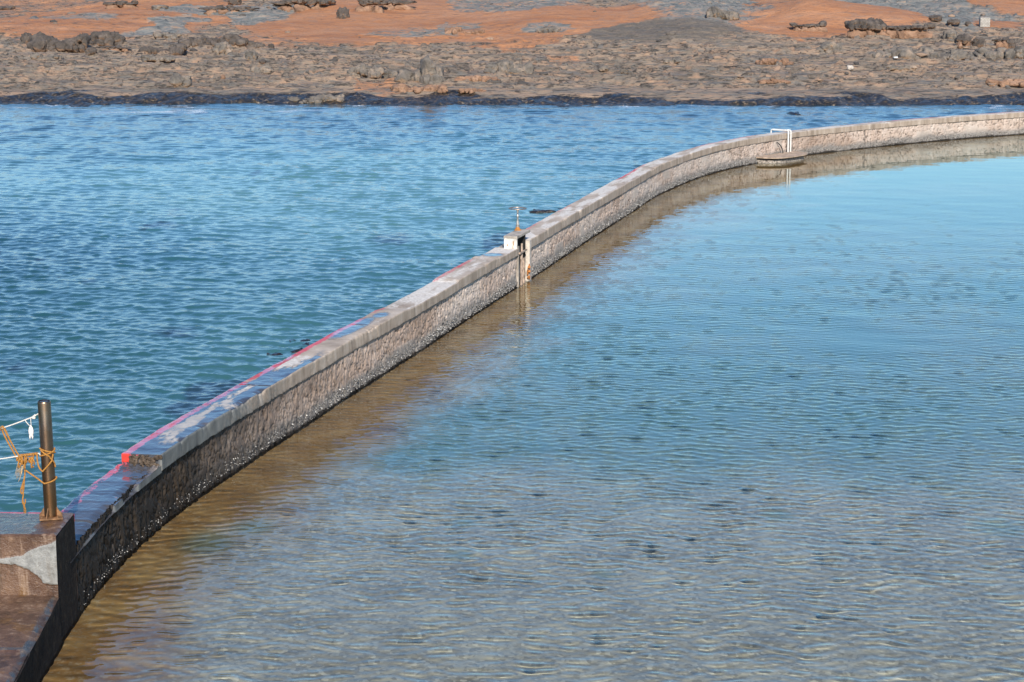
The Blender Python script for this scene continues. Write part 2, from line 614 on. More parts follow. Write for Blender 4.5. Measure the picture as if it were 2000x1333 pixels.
def build_sea():
    X, Y, Rr, na, nr = polar(14, 100, 0.0014, 0.60, 1250)
    dx = Rr * 0.0012
    f = grid_faces(na, nr)
    cx = X.ravel()[f].mean(1); cy = Y.ravel()[f].mean(1)
    keep = (cx < wall_x(cy) - 0.2) & (cy > 16.6) & ((cy > 16.95) | (cx < -3.9)) & (cy < 92)
    f = f[keep]
    used = np.unique(f); rm = np.zeros(X.size, int); rm[used] = np.arange(len(used)); f = rm[f]
    X, Y, dx = X.ravel()[used], Y.ravel()[used], dx.ravel()[used]
    gust = np.clip(1 + .75 * fbm(X / 5, Y / 7, oct=4, seed=14), .3, 1.7)
    swell = waves(X, Y, dx, spectrum(14, 1.4, 4.5, R(250), .5, 9), .028)[0]
    shel = sstep(0, 2.5, wall_x(Y) - X) * .35 + .65
    Z1, DX, DY = waves(X, Y, dx, spectrum(90, .15, .68, R(252), .58, 4, -.15), .132, .5)
    Z2, dX2, dY2 = waves(X, Y, dx, spectrum(70, .09, .26, R(258), .8, 8), .14, .3)
    Z = (Z1 * shel * (.6 + .4 * gust) + Z2 * gust + swell * shel); DX = DX * shel + dX2 * gust; DY = DY * shel + dY2 * gust
    # colour of the water body: pale over sand, blue-green over weed
    px = 1000 + FPX * X / Y
    lite = .54 + .38 * fbm(X / 6, Y / 14, oct=4, seed=33)
    lite += .55 * np.exp(-((X + 3.5) / 6.5) ** 2 - ((Y - 52) / 11) ** 2) + .5 * np.exp(-((X + 13) / 5.5) ** 2 - ((Y - 53) / 6) ** 2)
    lite -= .35 * np.exp(-((X + 10) / 6) ** 2 - ((Y - 38) / 6) ** 2) + .7 * sstep(62, 80, Y) + .2 * sstep(-5, -14, X)
    lite += .25 * np.exp(-((X + 3.6) / 2.2) ** 2 - ((Y - 30) / 4) ** 2)
    green = np.clip(.25 * sstep(75, 60, Y) + sstep(44, 24, Y) * .45 + .35 * fbm(X / 4, Y / 6, oct=3, seed=37), 0, 1)
    weed = sstep(.36, .62, fbm(X / 1.3, Y / 2.6, oct=4, seed=39) + .85 * np.exp(-((X - wall_x(Y) + 1.3) / 1.2) ** 2) * (np.exp(-((Y - 40) / 2.5) ** 2) + np.exp(-((Y - 26) / 1.6) ** 2)) - .1)
    shallow = np.exp(-((X + 5.2) / 2.2) ** 2 - ((Y - 17.6) / 1.3) ** 2)
    foam = sstep(.05, .42, fbm(X / 1.6, Y / .8, oct=5, seed=43) + .1) * np.exp(-((X + 12.0) / 4.2) ** 2 - ((Y - 78.6) / 1.3) ** 2)
    foam = np.maximum(foam, sstep(.28, .52, fbm(X / .9, Y / .5, oct=4, seed=47)) * sstep(79.5, 81.5, Y) * .9)
    foam = np.maximum(foam, sstep(.25, .6, fbm(X / .22, Y / .35, oct=4, seed=49)) * shallow * .35)
    t = NT("sea_water")
    a = t.ramp(t.attr("lite"), [(.0, (.010, .042, .060)), (.35, (.015, .066, .092)), (.7, (.034, .115, .145)), (1.0, (.075, .185, .20))])
    g = t.ramp(t.attr("lite"), [(.0, (.010, .044, .048)), (.5, (.026, .088, .080)), (1.0, (.07, .165, .135))])
    c = t.mix(t.attr("green"), a, g)
    c = t.mix(t.math('MULTIPLY', t.attr("weed"), .75), c, (.012, .020, .035))
    c = t.mix(t.math('MULTIPLY', t.attr("shallow"), .7), c, (.12, .105, .08))
    fm = t.math('MULTIPLY', t.attr("foam"), t.rng(t.noise(14, 4), .35, .6))
    c = t.mix(fm, c, (.75, .8, .85))
    nb = t.math('ADD', t.noise(7, 4, .6, t.mapped((.75, 1, 1))), t.math('MULTIPLY', t.noise(19, 3, .6), .4))
    mat = t.done(c, t.rng(fm, 0, 1, .06, .7), t.bump(nb, .40, .022), ior=1.333)
    o = mesh_from("sea", np.stack([X + DX, Y + DY, Z], -1), f, mat, attrs=dict(lite=np.clip(lite, 0, 1), green=green, weed=weed, shallow=shallow, foam=foam))
    tag(o, kind="structure")


build_sea()


def pool_floor_z(X, Y):
    dw = np.clip(X - wall_x(Y), 0, 30)
    z = -.145 - .035 * sstep(1, 9, dw) - .04 * sstep(23, 40, Y) * sstep(.6, 5, dw)
    z = z + .025 * fbm(X / 1.2, Y / 1.2, oct=3, seed=101)
    return z


def build_pool():
    # floor
    X, Y, Rr, na, nr = polar(11, 90, 0.006, 0.7, 330)
    z = pool_floor_z(X, Y)
    f = grid_faces(na, nr)
    cx = X.ravel()[f].mean(1); cy = Y.ravel()[f].mean(1)
    f = f[(cx > wall_x(cy) - .25)]
    dw = X - wall_x(Y)
    weed = sstep(20.6, 23.6, Y + .05 * (X - 2) ** 2 * .3 + 1.3 * fbm(X / 1.6, Y / 2.0, oct=4, seed=111)) * sstep(.7, 2.2, dw / (1 + 1.5 * sstep(35, 55, Y)) + .7 * fbm(X / .8, Y / 1.2, oct=3, seed=113))
    weed = np.clip(weed * (.85 + .35 * fbm(X / 2.4, Y / 3.2, oct=4, seed=112)), 0, 1)
    hole = np.zeros_like(X)
    for (hx, hy, hr) in [(405, 1118, .22), (495, 1085, .16), (900, 1140, .10), (1180, 1180, .08), (1950, 1085, .2), (1520, 1060, .12), (905, 1075, .10)]:
        p = at_z(hx, hy, -.35)
        hole = np.maximum(hole, np.exp(-(((X - p[0]) / (1.4 * hr)) ** 2 + ((Y - p[1]) / (1.9 * hr)) ** 2) ** 2))
    t = NT("pool_bed")
    n = t.noise(1.3, 6, .65); n2 = t.noise(11, 5, .7)
    sand = t.ramp(n, [(.3, (.16, .070, .018)), (.5, (.31, .150, .042)), (.7, (.47, .27, .10))])
    far = t.ramp(n, [(.3, (.24, .195, .13)), (.5, (.40, .33, .235)), (.7, (.54, .46, .34))])
    c = t.mix(t.rng(t.attr("edge"), 0, 1), far, sand)
    c = t.mix(t.rng(n2, .5, .75, 0, .5), c, (.50, .42, .31))
    c = t.mix(t.rng(n2, .48, .3, 0, .6), c, (.20, .165, .12))
    peb = t.voro(26, out="Color"); sepc = t.n('ShaderNodeSeparateColor'); t.link(peb, sepc.inputs[0])
    off = t.math('SUBTRACT', 1.0, t.attr('edge'), True)
    c = t.mix(t.math('MULTIPLY', t.rng(sepc.outputs[0], .45, .95, 0, .38), off), c, (.10, .08, .055))
    c = t.mix(t.math('MULTIPLY', t.rng(sepc.outputs[1], .72, .95, 0, .55), off), c, (.66, .57, .44))
    c = t.mix(t.math('MULTIPLY', t.attr("weed"), .85), c, (.06, .19, .18))
    c = t.mix(t.math('MULTIPLY', t.attr("hole"), .45), c, (.06, .16, .12))
    mat = t.done(c, .9, t.bump(n2, .5, .03))
    co, f, at = compact(np.stack([X, Y, z], -1).reshape(-1, 3), f, dict(edge=sstep(1.9, .5, dw / (1 + 1.5 * sstep(35, 55, Y)) + .9 * fbm(X, Y / 2, seed=7)), weed=weed, hole=hole))
    o = mesh_from("pool_floor", co, f, mat, attrs=at)
    tag(o, kind="structure")
    o.cycles.is_caustics_receiver = True
    # surface
    X, Y, Rr, na, nr = polar(11.5, 92, 0.0012, 0.56, 1100)
    f = grid_faces(na, nr)
    cx = X.ravel()[f].mean(1); cy = Y.ravel()[f].mean(1)
    f = f[(cx > wall_x(cy) - .2) & (cy < 80)]
    used = np.unique(f); rm = np.zeros(X.size, int); rm[used] = np.arange(len(used)); f = rm[f]
    X, Y, dx = X.ravel()[used], Y.ravel()[used], Rr.ravel()[used] * .0011
    gust = np.clip(.95 + .40 * fbm(X / 3.5, Y / 5, oct=3, seed=120), .8, 1.15)
    calm = .26 + .74 * sstep(58, 29, Y + 2.5 * fbm(X / 3, Y / 6, oct=2, seed=123))
    lee = .8 + .2 * sstep(0, 1.6, X - wall_x(Y))
    sl = 1 - .75 * np.exp(-(((X - 5.6) / 1.3) ** 2 + ((Y - 30.2) / 1.2) ** 2))
    w = gust * calm * lee * sl
    warp = .10 * fbm(X / 1.3, Y / 1.3, oct=2, seed=130)
    Z1, _, _ = waves(X, Y + warp, dx, spectrum(80, .125, .25, R(267), .42, 21), .080)
    Z2, _, _ = waves(X, Y, dx, spectrum(44, .10, .17, R(262), .65, 25), .015)
    Z3, _, _ = waves(X, Y, dx, spectrum(18, .6, 2.4, R(255), .6, 27), .007)
    t = NT("pool_water")
    g = t.n("ShaderNodeBsdfGlass")
    g.inputs["Color"].default_value = (.92, .985, .975, 1)
    g.inputs["Roughness"].default_value = 0.0
    g.inputs["IOR"].default_value = 1.333
    t.link(g.outputs[0], t.out.inputs[0])
    t.t.nodes.remove(t.b)
    o = mesh_from("pool_water", np.stack([X, Y, Z1 * w + Z2 * w + Z3 * np.maximum(calm, .3)], -1), f, t.m)
    tag(o, kind="structure")
    o.cycles.is_caustics_caster = True


build_pool()


# ================================================================== THE WALL
def wetness(s, Y, v):
    """damp, splashed stretch at the near end"""
    return sstep(27.0, 20.3, Y + 1.2 * fbm(s / .8, v * 3, oct=4, seed=141))


def wall_face_material():
    t = NT("rough_wall_face")
    pit, wet, band = t.attr("pit"), t.attr("wet"), t.attr("band")
    n1 = t.noise(3.0, 6, .6, t.mapped((1, 1, .5))); n2 = t.noise(45, 4, .6)
    c = t.ramp(n1, [(.30, (.33, .245, .195)), (.5, (.47, .355, .285)), (.70, (.58, .47, .40))])
    c = t.mix(t.rng(n2, .42, .7, 0, .45), c, (.55, .46, .38))
    c = t.mix(t.rng(t.noise(1.6, 5, .6, t.mapped((6, 6, .35))), .56, .72, 0, .5), c, (.46, .43, .40))
    c = t.mix(t.rng(pit, .35, 1.0, 0, .8), c, (.085, .065, .05))
    c = t.mix(t.rng(t.attr('tone'), .50, .75, 0, .55), c, (.26, .175, .125))
    c = t.mix(t.rng(t.attr('tone'), .48, .28, 0, .5), c, (.56, .49, .43))
    c = t.mix(t.math('MULTIPLY', t.attr('repair'), .6), c, (.44, .395, .345))
    g = t.ramp(n2, [(.35, (.10, .095, .088)), (.6, (.26, .245, .225)), (.72, (.42, .40, .37))])
    c = t.mix(t.math('MULTIPLY', band, .85), c, g)
    w = t.ramp(n1, [(.35, (.007, .006, .005)), (.55, (.019, .014, .010)), (.75, (.065, .042, .024))])
    c = t.mix(t.math('MULTIPLY', wet, .97), c, w)
    c = t.mix(t.attr("foot"), c, (.022, .017, .013))
    c = t.mix(t.attr("joint"), c, (.12, .10, .085))
    rg = t.rng(wet, 0, 1, .9, .62)
    t.put(t.b.inputs['Specular IOR Level'], t.rng(wet, 0, 1, .4, .22))
    return t.done(c, rg, t.bump(n2, .35, .012))


def build_wall_face(s0, s1, parent, m):
    s = [s0]
    while s[-1] < s1:
        y = np.interp(s[-1], LS, LY)
        s.append(s[-1] + np.clip(y * .0007, .012, .05))
    s = np.array(s[:-1] + [s1])
    z = np.r_[np.linspace(-.7, -.05, 6), np.arange(-.03, CB + .06, .014)]
    S, Z = np.meshgrid(s, z, indexing='ij')
    Y = np.interp(S, LS, LY)
    coarse = sstep(24, 17, Y)
    # tooled, pitted face: tall narrow scoops
    wv = .5 * fbm(S / .25, Z / .25, oct=3, seed=151)
    f1, f2, cid = worley((S + .18 * Z) / .062 + wv, Z / .125 + wv, seed=5)
    pit = sstep(.55, .12, f1) * (cid > .42) + .8 * sstep(.14, .02, f2 - f1) * (cid > .2)
    g1, g2, gid = worley(S / .11 + wv, Z / .10 - wv, seed=9)
    deep = sstep(.30, .10, g1) * (gid > .80) * sstep(26, 30, Y)
    pit = np.clip(pit + deep, 0, 1)
    lump = fbm(S / .10, Z / .16, oct=4, seed=161)
    big = fbm(S / .9, Z / .5, oct=3, seed=171)
    amp = .020 + .008 * coarse
    off = -amp * pit + .014 * lump + .012 * big - .020 * deep
    joint = np.zeros_like(S)
    for js in np.arange(s0 + 1.7, s1, 3.9):
        jj = js + .25 * math.sin(js * 7.1)
        joint = np.maximum(joint, sstep(.018, .006, np.abs(S - jj + .012 * fbm(Z / .08, S * 0, oct=2, seed=3))) * (.55 + .45 * math.sin(js * 3.3)))
    joint = np.clip(joint, 0, 1)
    off -= .012 * joint
    rp = np.zeros_like(S)
    rgn = np.random.default_rng(int(s0 * 10))
    for _ in range(int((s1 - s0) / 3.2)):
        cs, cz, ws, wz = rgn.uniform(s0, s1), rgn.uniform(.12, .5), rgn.uniform(.15, .55), rgn.uniform(.08, .22)
        q = np.maximum(np.abs(S - cs) / ws, np.abs(Z - cz) / wz) + .35 * fbm(S / .15, Z / .15, oct=3, seed=183)
        rp = np.maximum(rp, sstep(1.0, .8, q) * rgn.uniform(.5, 1))
    off = off * (1 - .75 * rp) + .004 * rp
    pit = pit * (1 - .85 * rp)
    tone = fbm(S / 2.6, Z / 1.2, oct=4, seed=185)
    wet = wetness(S, Y, Z)
    bn = .05 * fbm(S / 1.4, Z * 0, oct=3, seed=187) + .06 * fbm(S / .4, Z / .1, oct=4, seed=181)
    band = sstep(.30, .13, Z + bn)
    foot = sstep(.055, .02, Z + .5 * bn)
    off += .012 * sstep(.18, .02, Z) * np.abs(fbm(S / .035, Z / .035, oct=2, seed=191))
    # the face tucks under the coping
    co = wall_pt(S, off, Z).reshape(-1, 3)
    o = mesh_from("wall_face", co, grid_faces(len(s), len(z), flip=False), m, parent, attrs=dict(pit=pit, wet=wet, band=band, foot=foot, joint=joint, repair=rp, tone=.5 + .5 * tone))
    return o


def top_z(s, Y):
    z = TOP - .028 * sstep(28.4, 28.9, Y) * sstep(31.55, 31.35, Y + .12 * fbm(s / .1, s * 0, oct=3, seed=3))
    z = z - .045 * sstep(33.9, 34.3, Y) * sstep(35.9, 35.6, Y)
    return z + .006 * fbm(s / 1.1, s * 0, oct=3, seed=201)


def coping_material():
    t = NT("coping_concrete")
    wet, salt, red, front = t.attr("wet"), t.attr("salt"), t.attr("red"), t.attr("front")
    n1 = t.noise(2.2, 7, .62); n2 = t.noise(22, 5, .65); n3 = t.noise(90, 3, .6)
    c = t.ramp(n1, [(.3, (.25, .195, .15)), (.5, (.38, .305, .24)), (.7, (.50, .42, .345))])
    c = t.mix(t.rng(n2, .52, .72, 0, .4), c, (.17, .14, .115))
    sl = t.math('ADD', salt, t.math('ADD', t.math('MULTIPLY', t.math('SUBTRACT', n2, .5), 1.3), t.math('MULTIPLY', t.math('SUBTRACT', n3, .5), .8)))
    c = t.mix(t.rng(sl, .30, .78, 0, .92), c, t.ramp(n2, [(.3, (.44, .39, .335)), (.7, (.74, .69, .63))]))
    # vertical run-off streaks on the front face
    st = t.noise(1.0, 5, .65, t.mapped((6, 6, 1.3)))
    fr = t.ramp(st, [(.32, (.205, .155, .115)), (.5, (.35, .275, .21)), (.68, (.47, .39, .315))])
    c = t.mix(t.math('MULTIPLY', front, .8), c, fr)
    damp = t.ramp(n1, [(.3, (.022, .026, .036)), (.5, (.042, .048, .062)), (.7, (.085, .088, .098))])
    ws = t.math('ADD', wet, t.math('ADD', t.math('MULTIPLY', t.math('SUBTRACT', n2, .5), .8), t.math('MULTIPLY', t.math('SUBTRACT', n1, .5), .7)))
    wf = t.rng(ws, .22, .80)
    dampf = t.mix(t.math('MULTIPLY', front, .85), damp, t.ramp(st, [(.3, (.075, .082, .078)), (.55, (.155, .165, .155)), (.7, (.22, .22, .205))]))
    c = t.mix(t.math('MULTIPLY', wf, .95), c, dampf)
    c = t.mix(t.math('MULTIPLY', t.attr('crack'), .85), c, (.05, .042, .035))
    rd = t.math('ADD', red, t.math('ADD', t.math('MULTIPLY', t.math('SUBTRACT', n2, .5), 1.5), t.math('MULTIPLY', t.math('SUBTRACT', n3, .5), 1.2)))
    rm = t.rng(rd, .42, .60)
    c = t.mix(rm, c, t.mix(t.rng(n1, .35, .65), (.46, .055, .085), (.56, .13, .165)))
    rg = t.mix(t.math('MULTIPLY', wf, t.math('SUBTRACT', 1.0, front, True)), (.85,) * 3, (.10,) * 3)
    h = t.math('MULTIPLY', n2, t.rng(wf, 0, 1, 1, .12))
    return t.done(c, rg, t.bump(h, .4, .02))


def build_coping(s0, s1, parent, m):
    s = [s0]
    while s[-1] < s1:
        y = np.interp(s[-1], LS, LY)
        s.append(s[-1] + np.clip(y * .0009, .016, .06))
    s = np.array(s[:-1] + [s1])
    oin, oout = .028, -.395
    # profile: underside, front face, top, back face
    und = [(-.05, CB)]
    prof = und + [(oin - .006, CB + .001), (oin, CB + .006)] + [(oin, q) for q in np.linspace(CB + .025, TOP - .025, 7)] + [(oin, TOP - .007), (oin - .007, TOP)]
    ntop = 26
    prof += [(q, TOP) for q in np.linspace(oin - .02, oout + .02, ntop)]
    prof += [(oout + .006, TOP), (oout, TOP - .007)] + [(oout, q) for q in np.linspace(TOP - .03, -.9, 8)]
    P = np.array(prof)
    n = len(P)
    S = np.repeat(s[:, None], n, 1)
    O = np.repeat(P[None, :, 0], len(s), 0); Z = np.repeat(P[None, :, 1], len(s), 0)
    Y = np.interp(S, LS, LY)
    isfront = (np.arange(n) >= 1) & (np.arange(n) <= 11)
    hf = np.clip((Z - CB) / (TOP - CB), 0, 1.0)
    Z = Z + (top_z(S, Y) - TOP) * np.where(Z > CB - .01, hf, 0)
    # pitting and wear
    Z = Z + np.where(Z > CB + .02, .0035 * fbm(S / .12, O / .12, oct=3, seed=211), 0)
    wob = .006 * fbm(S / .9, S * 0 + 3, oct=2, seed=221)
    O = O + np.where(O > -.1, wob, 0) + np.where(O < -.3, .012 * fbm(S / .5, S * 0, oct=4, seed=231), 0)
    O = O + np.where(isfront[None, :], .004 * sstep(32, 22, Y) * fbm(S / .08, Z / .08, oct=3, seed=241), 0)
    # cast lengths: slight shifts at the joints
    jn = np.cumsum(np.random.default_rng(8).uniform(2.2, 4.2, 40)) + S_STEP + .6
    cell = np.searchsorted(jn, S)
    hz = lambda k: _hash(cell, cell * 0 + k, cell * 0, 9) - .5
    dj = np.min(np.abs(S[:, :1, None] - jn[None, None, :]), -1)
    gro = sstep(.022, .006, dj + .008 * fbm(S / .05, O / .05, oct=2, seed=285)) * np.ones_like(S)
    Z = Z + np.where(Z > CB + .02, .012 * hz(1) * hf - .012 * gro * (O > -.38), 0)
    O = O + np.where(O > -.1, .016 * hz(2) - .010 * gro, 0)
    # hair cracks wandering across the top
    ck = np.min(np.abs(S[:, :, None] + .10 * fbm(O / .16, S * 0 + 1, oct=3, seed=287)[:, :, None] - (jn[None, None, :] - 1.15)), -1)
    crk = sstep(.016, .004, ck)
    Z = Z - np.where(Z > TOP - .06, .007 * crk, 0)
    # chipped front arris
    ch = sstep(.22, .55, fbm(S / .45, S * 0 + 7, oct=5, seed=251)) * .95
    chips = [(at_z(715, 655, TOP)[1], .55, 1.0), (at_z(640, 690, TOP)[1], .35, .7), (at_z(560, 735, TOP)[1], .15, .4), (31.42, .22, .9), (29.2, .3, .5)]
    for yc, wd, a in chips:
        ch = np.maximum(ch, a * np.exp(-((Y - yc) / wd) ** 2) * (.55 + .6 * fbm(S / .09, Z / .09, oct=3, seed=261)))
    edge = np.clip((O + .06) / .09, 0, 1) * np.clip((Z - (TOP - .10)) / .10, 0, 1)
    rag = .6 + .8 * np.abs(fbm(S / .06, Z / .05, oct=3, seed=271))
    Z = Z - .045 * ch * edge * rag
    O = O - .030 * ch * np.clip((Z - (TOP - .12)) / .12, 0, 1) * (O > 0) * rag
    und_n = .010 * fbm(S / .14, S * 0 + 2, oct=4, seed=281)
    Z = Z + np.where((Z < CB + .012) & (O > -.06), und_n, 0)
    co = wall_pt(S, O, Z).reshape(-1, 3)
    # damp / salt / paint, by place along the wall
    base = sstep(26.4, 21.5, Y + .9 * fbm(S / 1.0, O / .3, oct=4, seed=291))
    patch = fbm(S / .9, O / .22, oct=4, seed=301) + .45 * fbm(S / .22, O / .07, oct=4, seed=303, gain=.65)
    wet = np.where(Y < 25.6, np.clip(.62 + .75 * base - .95 * sstep(-.22, .45, patch) * sstep(19.7, 20.6, Y), 0, 1), base)
    pud = lambda yc, wy, oc, wo: np.exp(-(((Y - yc) / wy) ** 2 + ((O - oc) / wo) ** 2) ** 2)
    wet = np.maximum(wet, 1.0 * pud(at_z(655, 655, TOP)[1] + .5, .95, -.26, .16))
    wet = np.maximum(wet, .9 * pud(34.45, .22, -.22, .2))
    wet = np.maximum(wet, .75 * pud(28.1, .28, -.2, .13))
    wet = np.where((Y > 25.1) & (Y < 26.3), wet * sstep(26.3, 25.0, Y + 2.2 * (O + .2)) , wet)
    wet = np.maximum(wet, 1.0 * pud(at_z(655, 655, TOP)[1] + .5, .95, -.26, .16))
    wet = np.where(isfront[None, :], sstep(25.5, 20.5, Y + .5 * fbm(S / .5, Z / .5, oct=3, seed=305)) * .95, wet)
    sn = fbm(S / .8, O / .16, oct=5, seed=311)
    salt = .35 + .75 * sn
    salt = salt * (sstep(26.6, 28.0, Y) * 1.15 + sstep(38, 43, Y) * .55 - .25 * sstep(31.4, 31.6, Y) * sstep(36.8, 36, Y)) 
    salt = np.maximum(salt, (.8 + .4 * sn) * sstep(28.7, 29.6, Y) * sstep(31.55, 31.3, Y))
    salt = np.maximum(salt, (.85 + .3 * sn) * sstep(34.5, 34.8, Y) * sstep(35.6, 35.5, Y))
    salt = np.maximum(salt, (1.2 + .3 * sn) * sstep(36.1, 36.15, Y) * sstep(37.2, 37.0, Y + 2.0 * (O + .2)) * (O < .02))
    salt = np.maximum(salt, (.55 + .8 * sn) * sstep(25.2, 25.0, Y) * sstep(24.2, 24.6, Y) * (O > -.3))
    salt = np.maximum(salt, (.15 + 1.0 * sstep(-.15, .55, patch)) * sstep(25.0, 24.6, Y) * sstep(19.8, 20.5, Y) * (O > -.31))
    salt = np.where(isfront[None, :], np.clip(.12 + .7 * fbm(S / .25, Z / .3, oct=4, seed=321), 0, 1) * sstep(55, 62, Y) + .25 * np.clip(fbm(S / .2, Z / .2, oct=3, seed=325), 0, 1), salt)
    red = sstep(oout + .115, oout + .07, O + .012 * fbm(S / .2, S * 0, oct=4, seed=331)) * (Z > TOP - .1)
    worn = .52 + .70 * fbm(S / 1.3, S * 0 + 5, oct=4, seed=341) + .3 * sstep(28, 22, Y)
    red = red * np.clip(worn, 0, 1.2) * (1 - sstep(28.7, 29.0, Y) * sstep(31.4, 31.2, Y) * .9) * (1 - sstep(34.1, 34.3, Y) * sstep(36.4, 36.1, Y))
    red = np.clip(red * (1 - .22 * sstep(27, 38, Y)), 0, 1.2)
    front = np.where(isfront[None, :], 1.0, 0.0) * np.ones_like(S)
    f = grid_faces(len(s), n)
    o = mesh_from("coping", co, f, m, parent, attrs=dict(wet=np.clip(wet, 0, 1), salt=np.clip(salt, 0, 1), red=red, front=front, crack=np.maximum(gro * (.5 + hz(3)), crk * .8 * (hz(4) > 0))))
    o.data.set_sharp_from_angle(angle=R(50))
    # end faces
    bm = bmesh.new(); bm.from_mesh(o.data); bm.verts.ensure_lookup_table()
    L = len(s)
    bm.faces.new([bm.verts[i] for i in range(n)][::-1])
    bm.faces.new([bm.verts[(L - 1) * n + i] for i in range(n)])
    bmesh.ops.recalc_face_normals(bm, faces=bm.faces[:])
    bm.to_mesh(o.data); bm.free()
    return o


def build_lower_stretch(parent, m):
    """near stretch whose coping has broken away: lower, uneven, wet top"""
    s = np.arange(S_PLAT - .25, S_STEP + .004, .012); s[-1] = S_STEP + .004
    O1 = np.r_[np.linspace(.028, -.43, 44)]
    zs = np.linspace(0, 1, 14)
    n = 14 + 44 + 5
    S = np.repeat(s[:, None], n, 1)
    O = np.zeros_like(S); Z = np.zeros_like(S)
    Y = np.interp(S, LS, LY)
    # a strip of coping still stands between 19.15 and the step; a scrap near 18.5
    keep = np.maximum(sstep(19.10, 19.16, Y), .8 * sstep(18.35, 18.40, Y) * sstep(18.75, 18.65, Y))
    keep = np.maximum(keep, .5 * sstep(17.2, 17.3, Y) * sstep(17.75, 17.6, Y))
    tz = .628 + .008 * fbm(S / .5, S * 0, oct=3, seed=401) - .05 * sstep(18.3, 17.2, Y)
    inset = (1 - keep) * (.045 + .03 * fbm(S / .12, S * 0 + 1, oct=4, seed=411))
    for j in range(n):
        if j < 14:
            q = zs[j]
            O[:, j] = .028 - inset[:, j] * q ** .5 * 1.3 - .010 * (1 - keep[:, j])
            Z[:, j] = CB - .02 + (tz[:, j] - CB + .02 - .045 * (1 - keep[:, j])) * q
        elif j < 58:
            o = O1[j - 14]
            O[:, j] = np.minimum(o, .028 - inset[:, j] * 1.3)
            Z[:, j] = tz[:, j] - .045 * (1 - keep[:, j]) * sstep(-.12, .02, o)
        else:
            O[:, j] = -.435
            Z[:, j] = tz[:, j] - .01 - (j - 58) * .3
    top = np.zeros(n, bool); top[13:58] = True
    rip = .005 * fbm(S / .16, O / .6, oct=2, seed=421)
    crack = -.014 * sstep(.03, .012, np.abs(Y - 17.88 + .1 * (O + .2)))
    Z = Z + np.where(top[None, :], rip + crack + .0015 * fbm(S / .04, O / .04, oct=2, seed=425), 0)
    # rubble heaped under the step
    Z = Z + np.where(top[None, :], .05 * sstep(19.55, 19.85, Y) * np.abs(fbm(S / .07, O / .07, oct=3, seed=431)) , 0)
    O = O + np.where(np.arange(n)[None, :] > 54, .02 * fbm(S / .25, S * 0, oct=4, seed=441), 0)
    wet = np.ones_like(S) - .2 * sstep(19.45, 19.75, Y) * top - .3 * sstep(-.08, .0, O) * top
    red = sstep(-.33, -.37, O + .035 * fbm(S / .16, O / .3, oct=4, seed=451)) * (.62 + .6 * fbm(S / .5, O / .1, oct=4, seed=461)) * top
    front = np.where(np.arange(n) < 13, 1.0, 0.0)[None, :] * np.ones_like(S) * keep
    o = mesh_from("broken_coping", wall_pt(S, O, Z).reshape(-1, 3), grid_faces(len(s), n), m, parent,
                  attrs=dict(wet=np.clip(wet, 0, 1), salt=np.zeros_like(S), red=np.clip(red, 0, 1.2), front=front))
    o.data.set_sharp_from_angle(angle=R(60))
    o["label"] = "broken, lower, wet blue-sheened coping"
    # broken edge of the full coping where it stops
    e = MB()
    rg = random.Random(3)
    p0, t, nn = wall_frame(S_STEP)
    for k in range(70):
        q = rg.uniform(0, 1)
        zz = rg.uniform(0, 1)
        c = p0 + nn * (.015 - .32 * q) + Vector((0, 0, .625 + .105 * zz)) + t * (-.004 - .05 * (1 - zz) * rg.uniform(.3, 1))
        e.box(c, (rg.uniform(.02, .06), rg.uniform(.015, .035), rg.uniform(.015, .045)), Matrix.Rotation(rg.uniform(0, 3), 3, 'Z') @ Matrix.Rotation(rg.uniform(-.6, .6), 3, 'X'), .006)
    e.build("rubble", plain("rubble_stone", (.075, .052, .034), .8, var=.5, scale=30), parent)
    b = MB()
    c = p0 + nn * (-.352) + t * (-.004) + Vector((0, 0, .700))
    b.box(c, (.085, .012, .085), t.to_track_quat('Y', 'Z').to_matrix(), .003)
    b.build("painted_end", plain("red_paint", (.58, .045, .03), .5, var=.2), parent)


def build_barnacles(parent, s0, s1, seed, n):
    rg = np.random.default_rng(seed)
    ys = rg.uniform(0, 1, n) ** 1.5
    s = s0 + (s1 - s0) * ys
    clump = fbm(s / .5, s * 0, oct=4, seed=501)
    z = .015 + .17 * rg.beta(1.6, 2.6, n) + .03 * clump
    z = np.clip(z, .012, .24)
    keep = rg.uniform(0, 1, n) < (.5 + .9 * clump) * np.interp(np.interp(s, LS, LY), [17, 20, 25, 34], [.06, .12, .45, 1])
    s, z = s[keep], z[keep]
    Y = np.interp(s, LS, LY)
    r = rg.uniform(.004, .0105, len(s)) * (1 + .25 * (Y > 30))
    big = rg.uniform(0, 1, len(s)) > .97
    r = np.where(big, r * 1.7, r) * np.interp(Y, [17, 25], [.6, 1.0])
    co, fs = [], []
    base = wall_pt(s, .004, z); tip = wall_pt(s, .004 + r * 1.3, z)
    tx = np.interp(s, LS, TX); ty = np.interp(s, LS, TY)
    for i in range(len(s)):
        b = len(co)
        for rad, c in ((r[i], base[i]), (r[i] * .55, tip[i])):
            for k in range(6):
                a = k * math.pi / 3
                co.append((c[0] + tx[i] * math.cos(a) * rad, c[1] + ty[i] * math.cos(a) * rad, c[2] + math.sin(a) * rad))
        for k in range(6):
            k2 = (k + 1) % 6
            fs.append([b + k, b + k2, b + 6 + k2, b + 6 + k])
        fs.append([b + 6 + k for k in range(6)])
    t = NT("barnacle_shell")
    n1 = t.noise(38, 2)
    m = t.done(t.ramp(n1, [(.38, (.05, .045, .042)), (.52, (.17, .16, .15)), (.68, (.58, .56, .53))]), .8)
    o = mesh_from("barnacles", np.array(co), fs, m, parent, smooth=False)
    o["kind"] = "stuff"


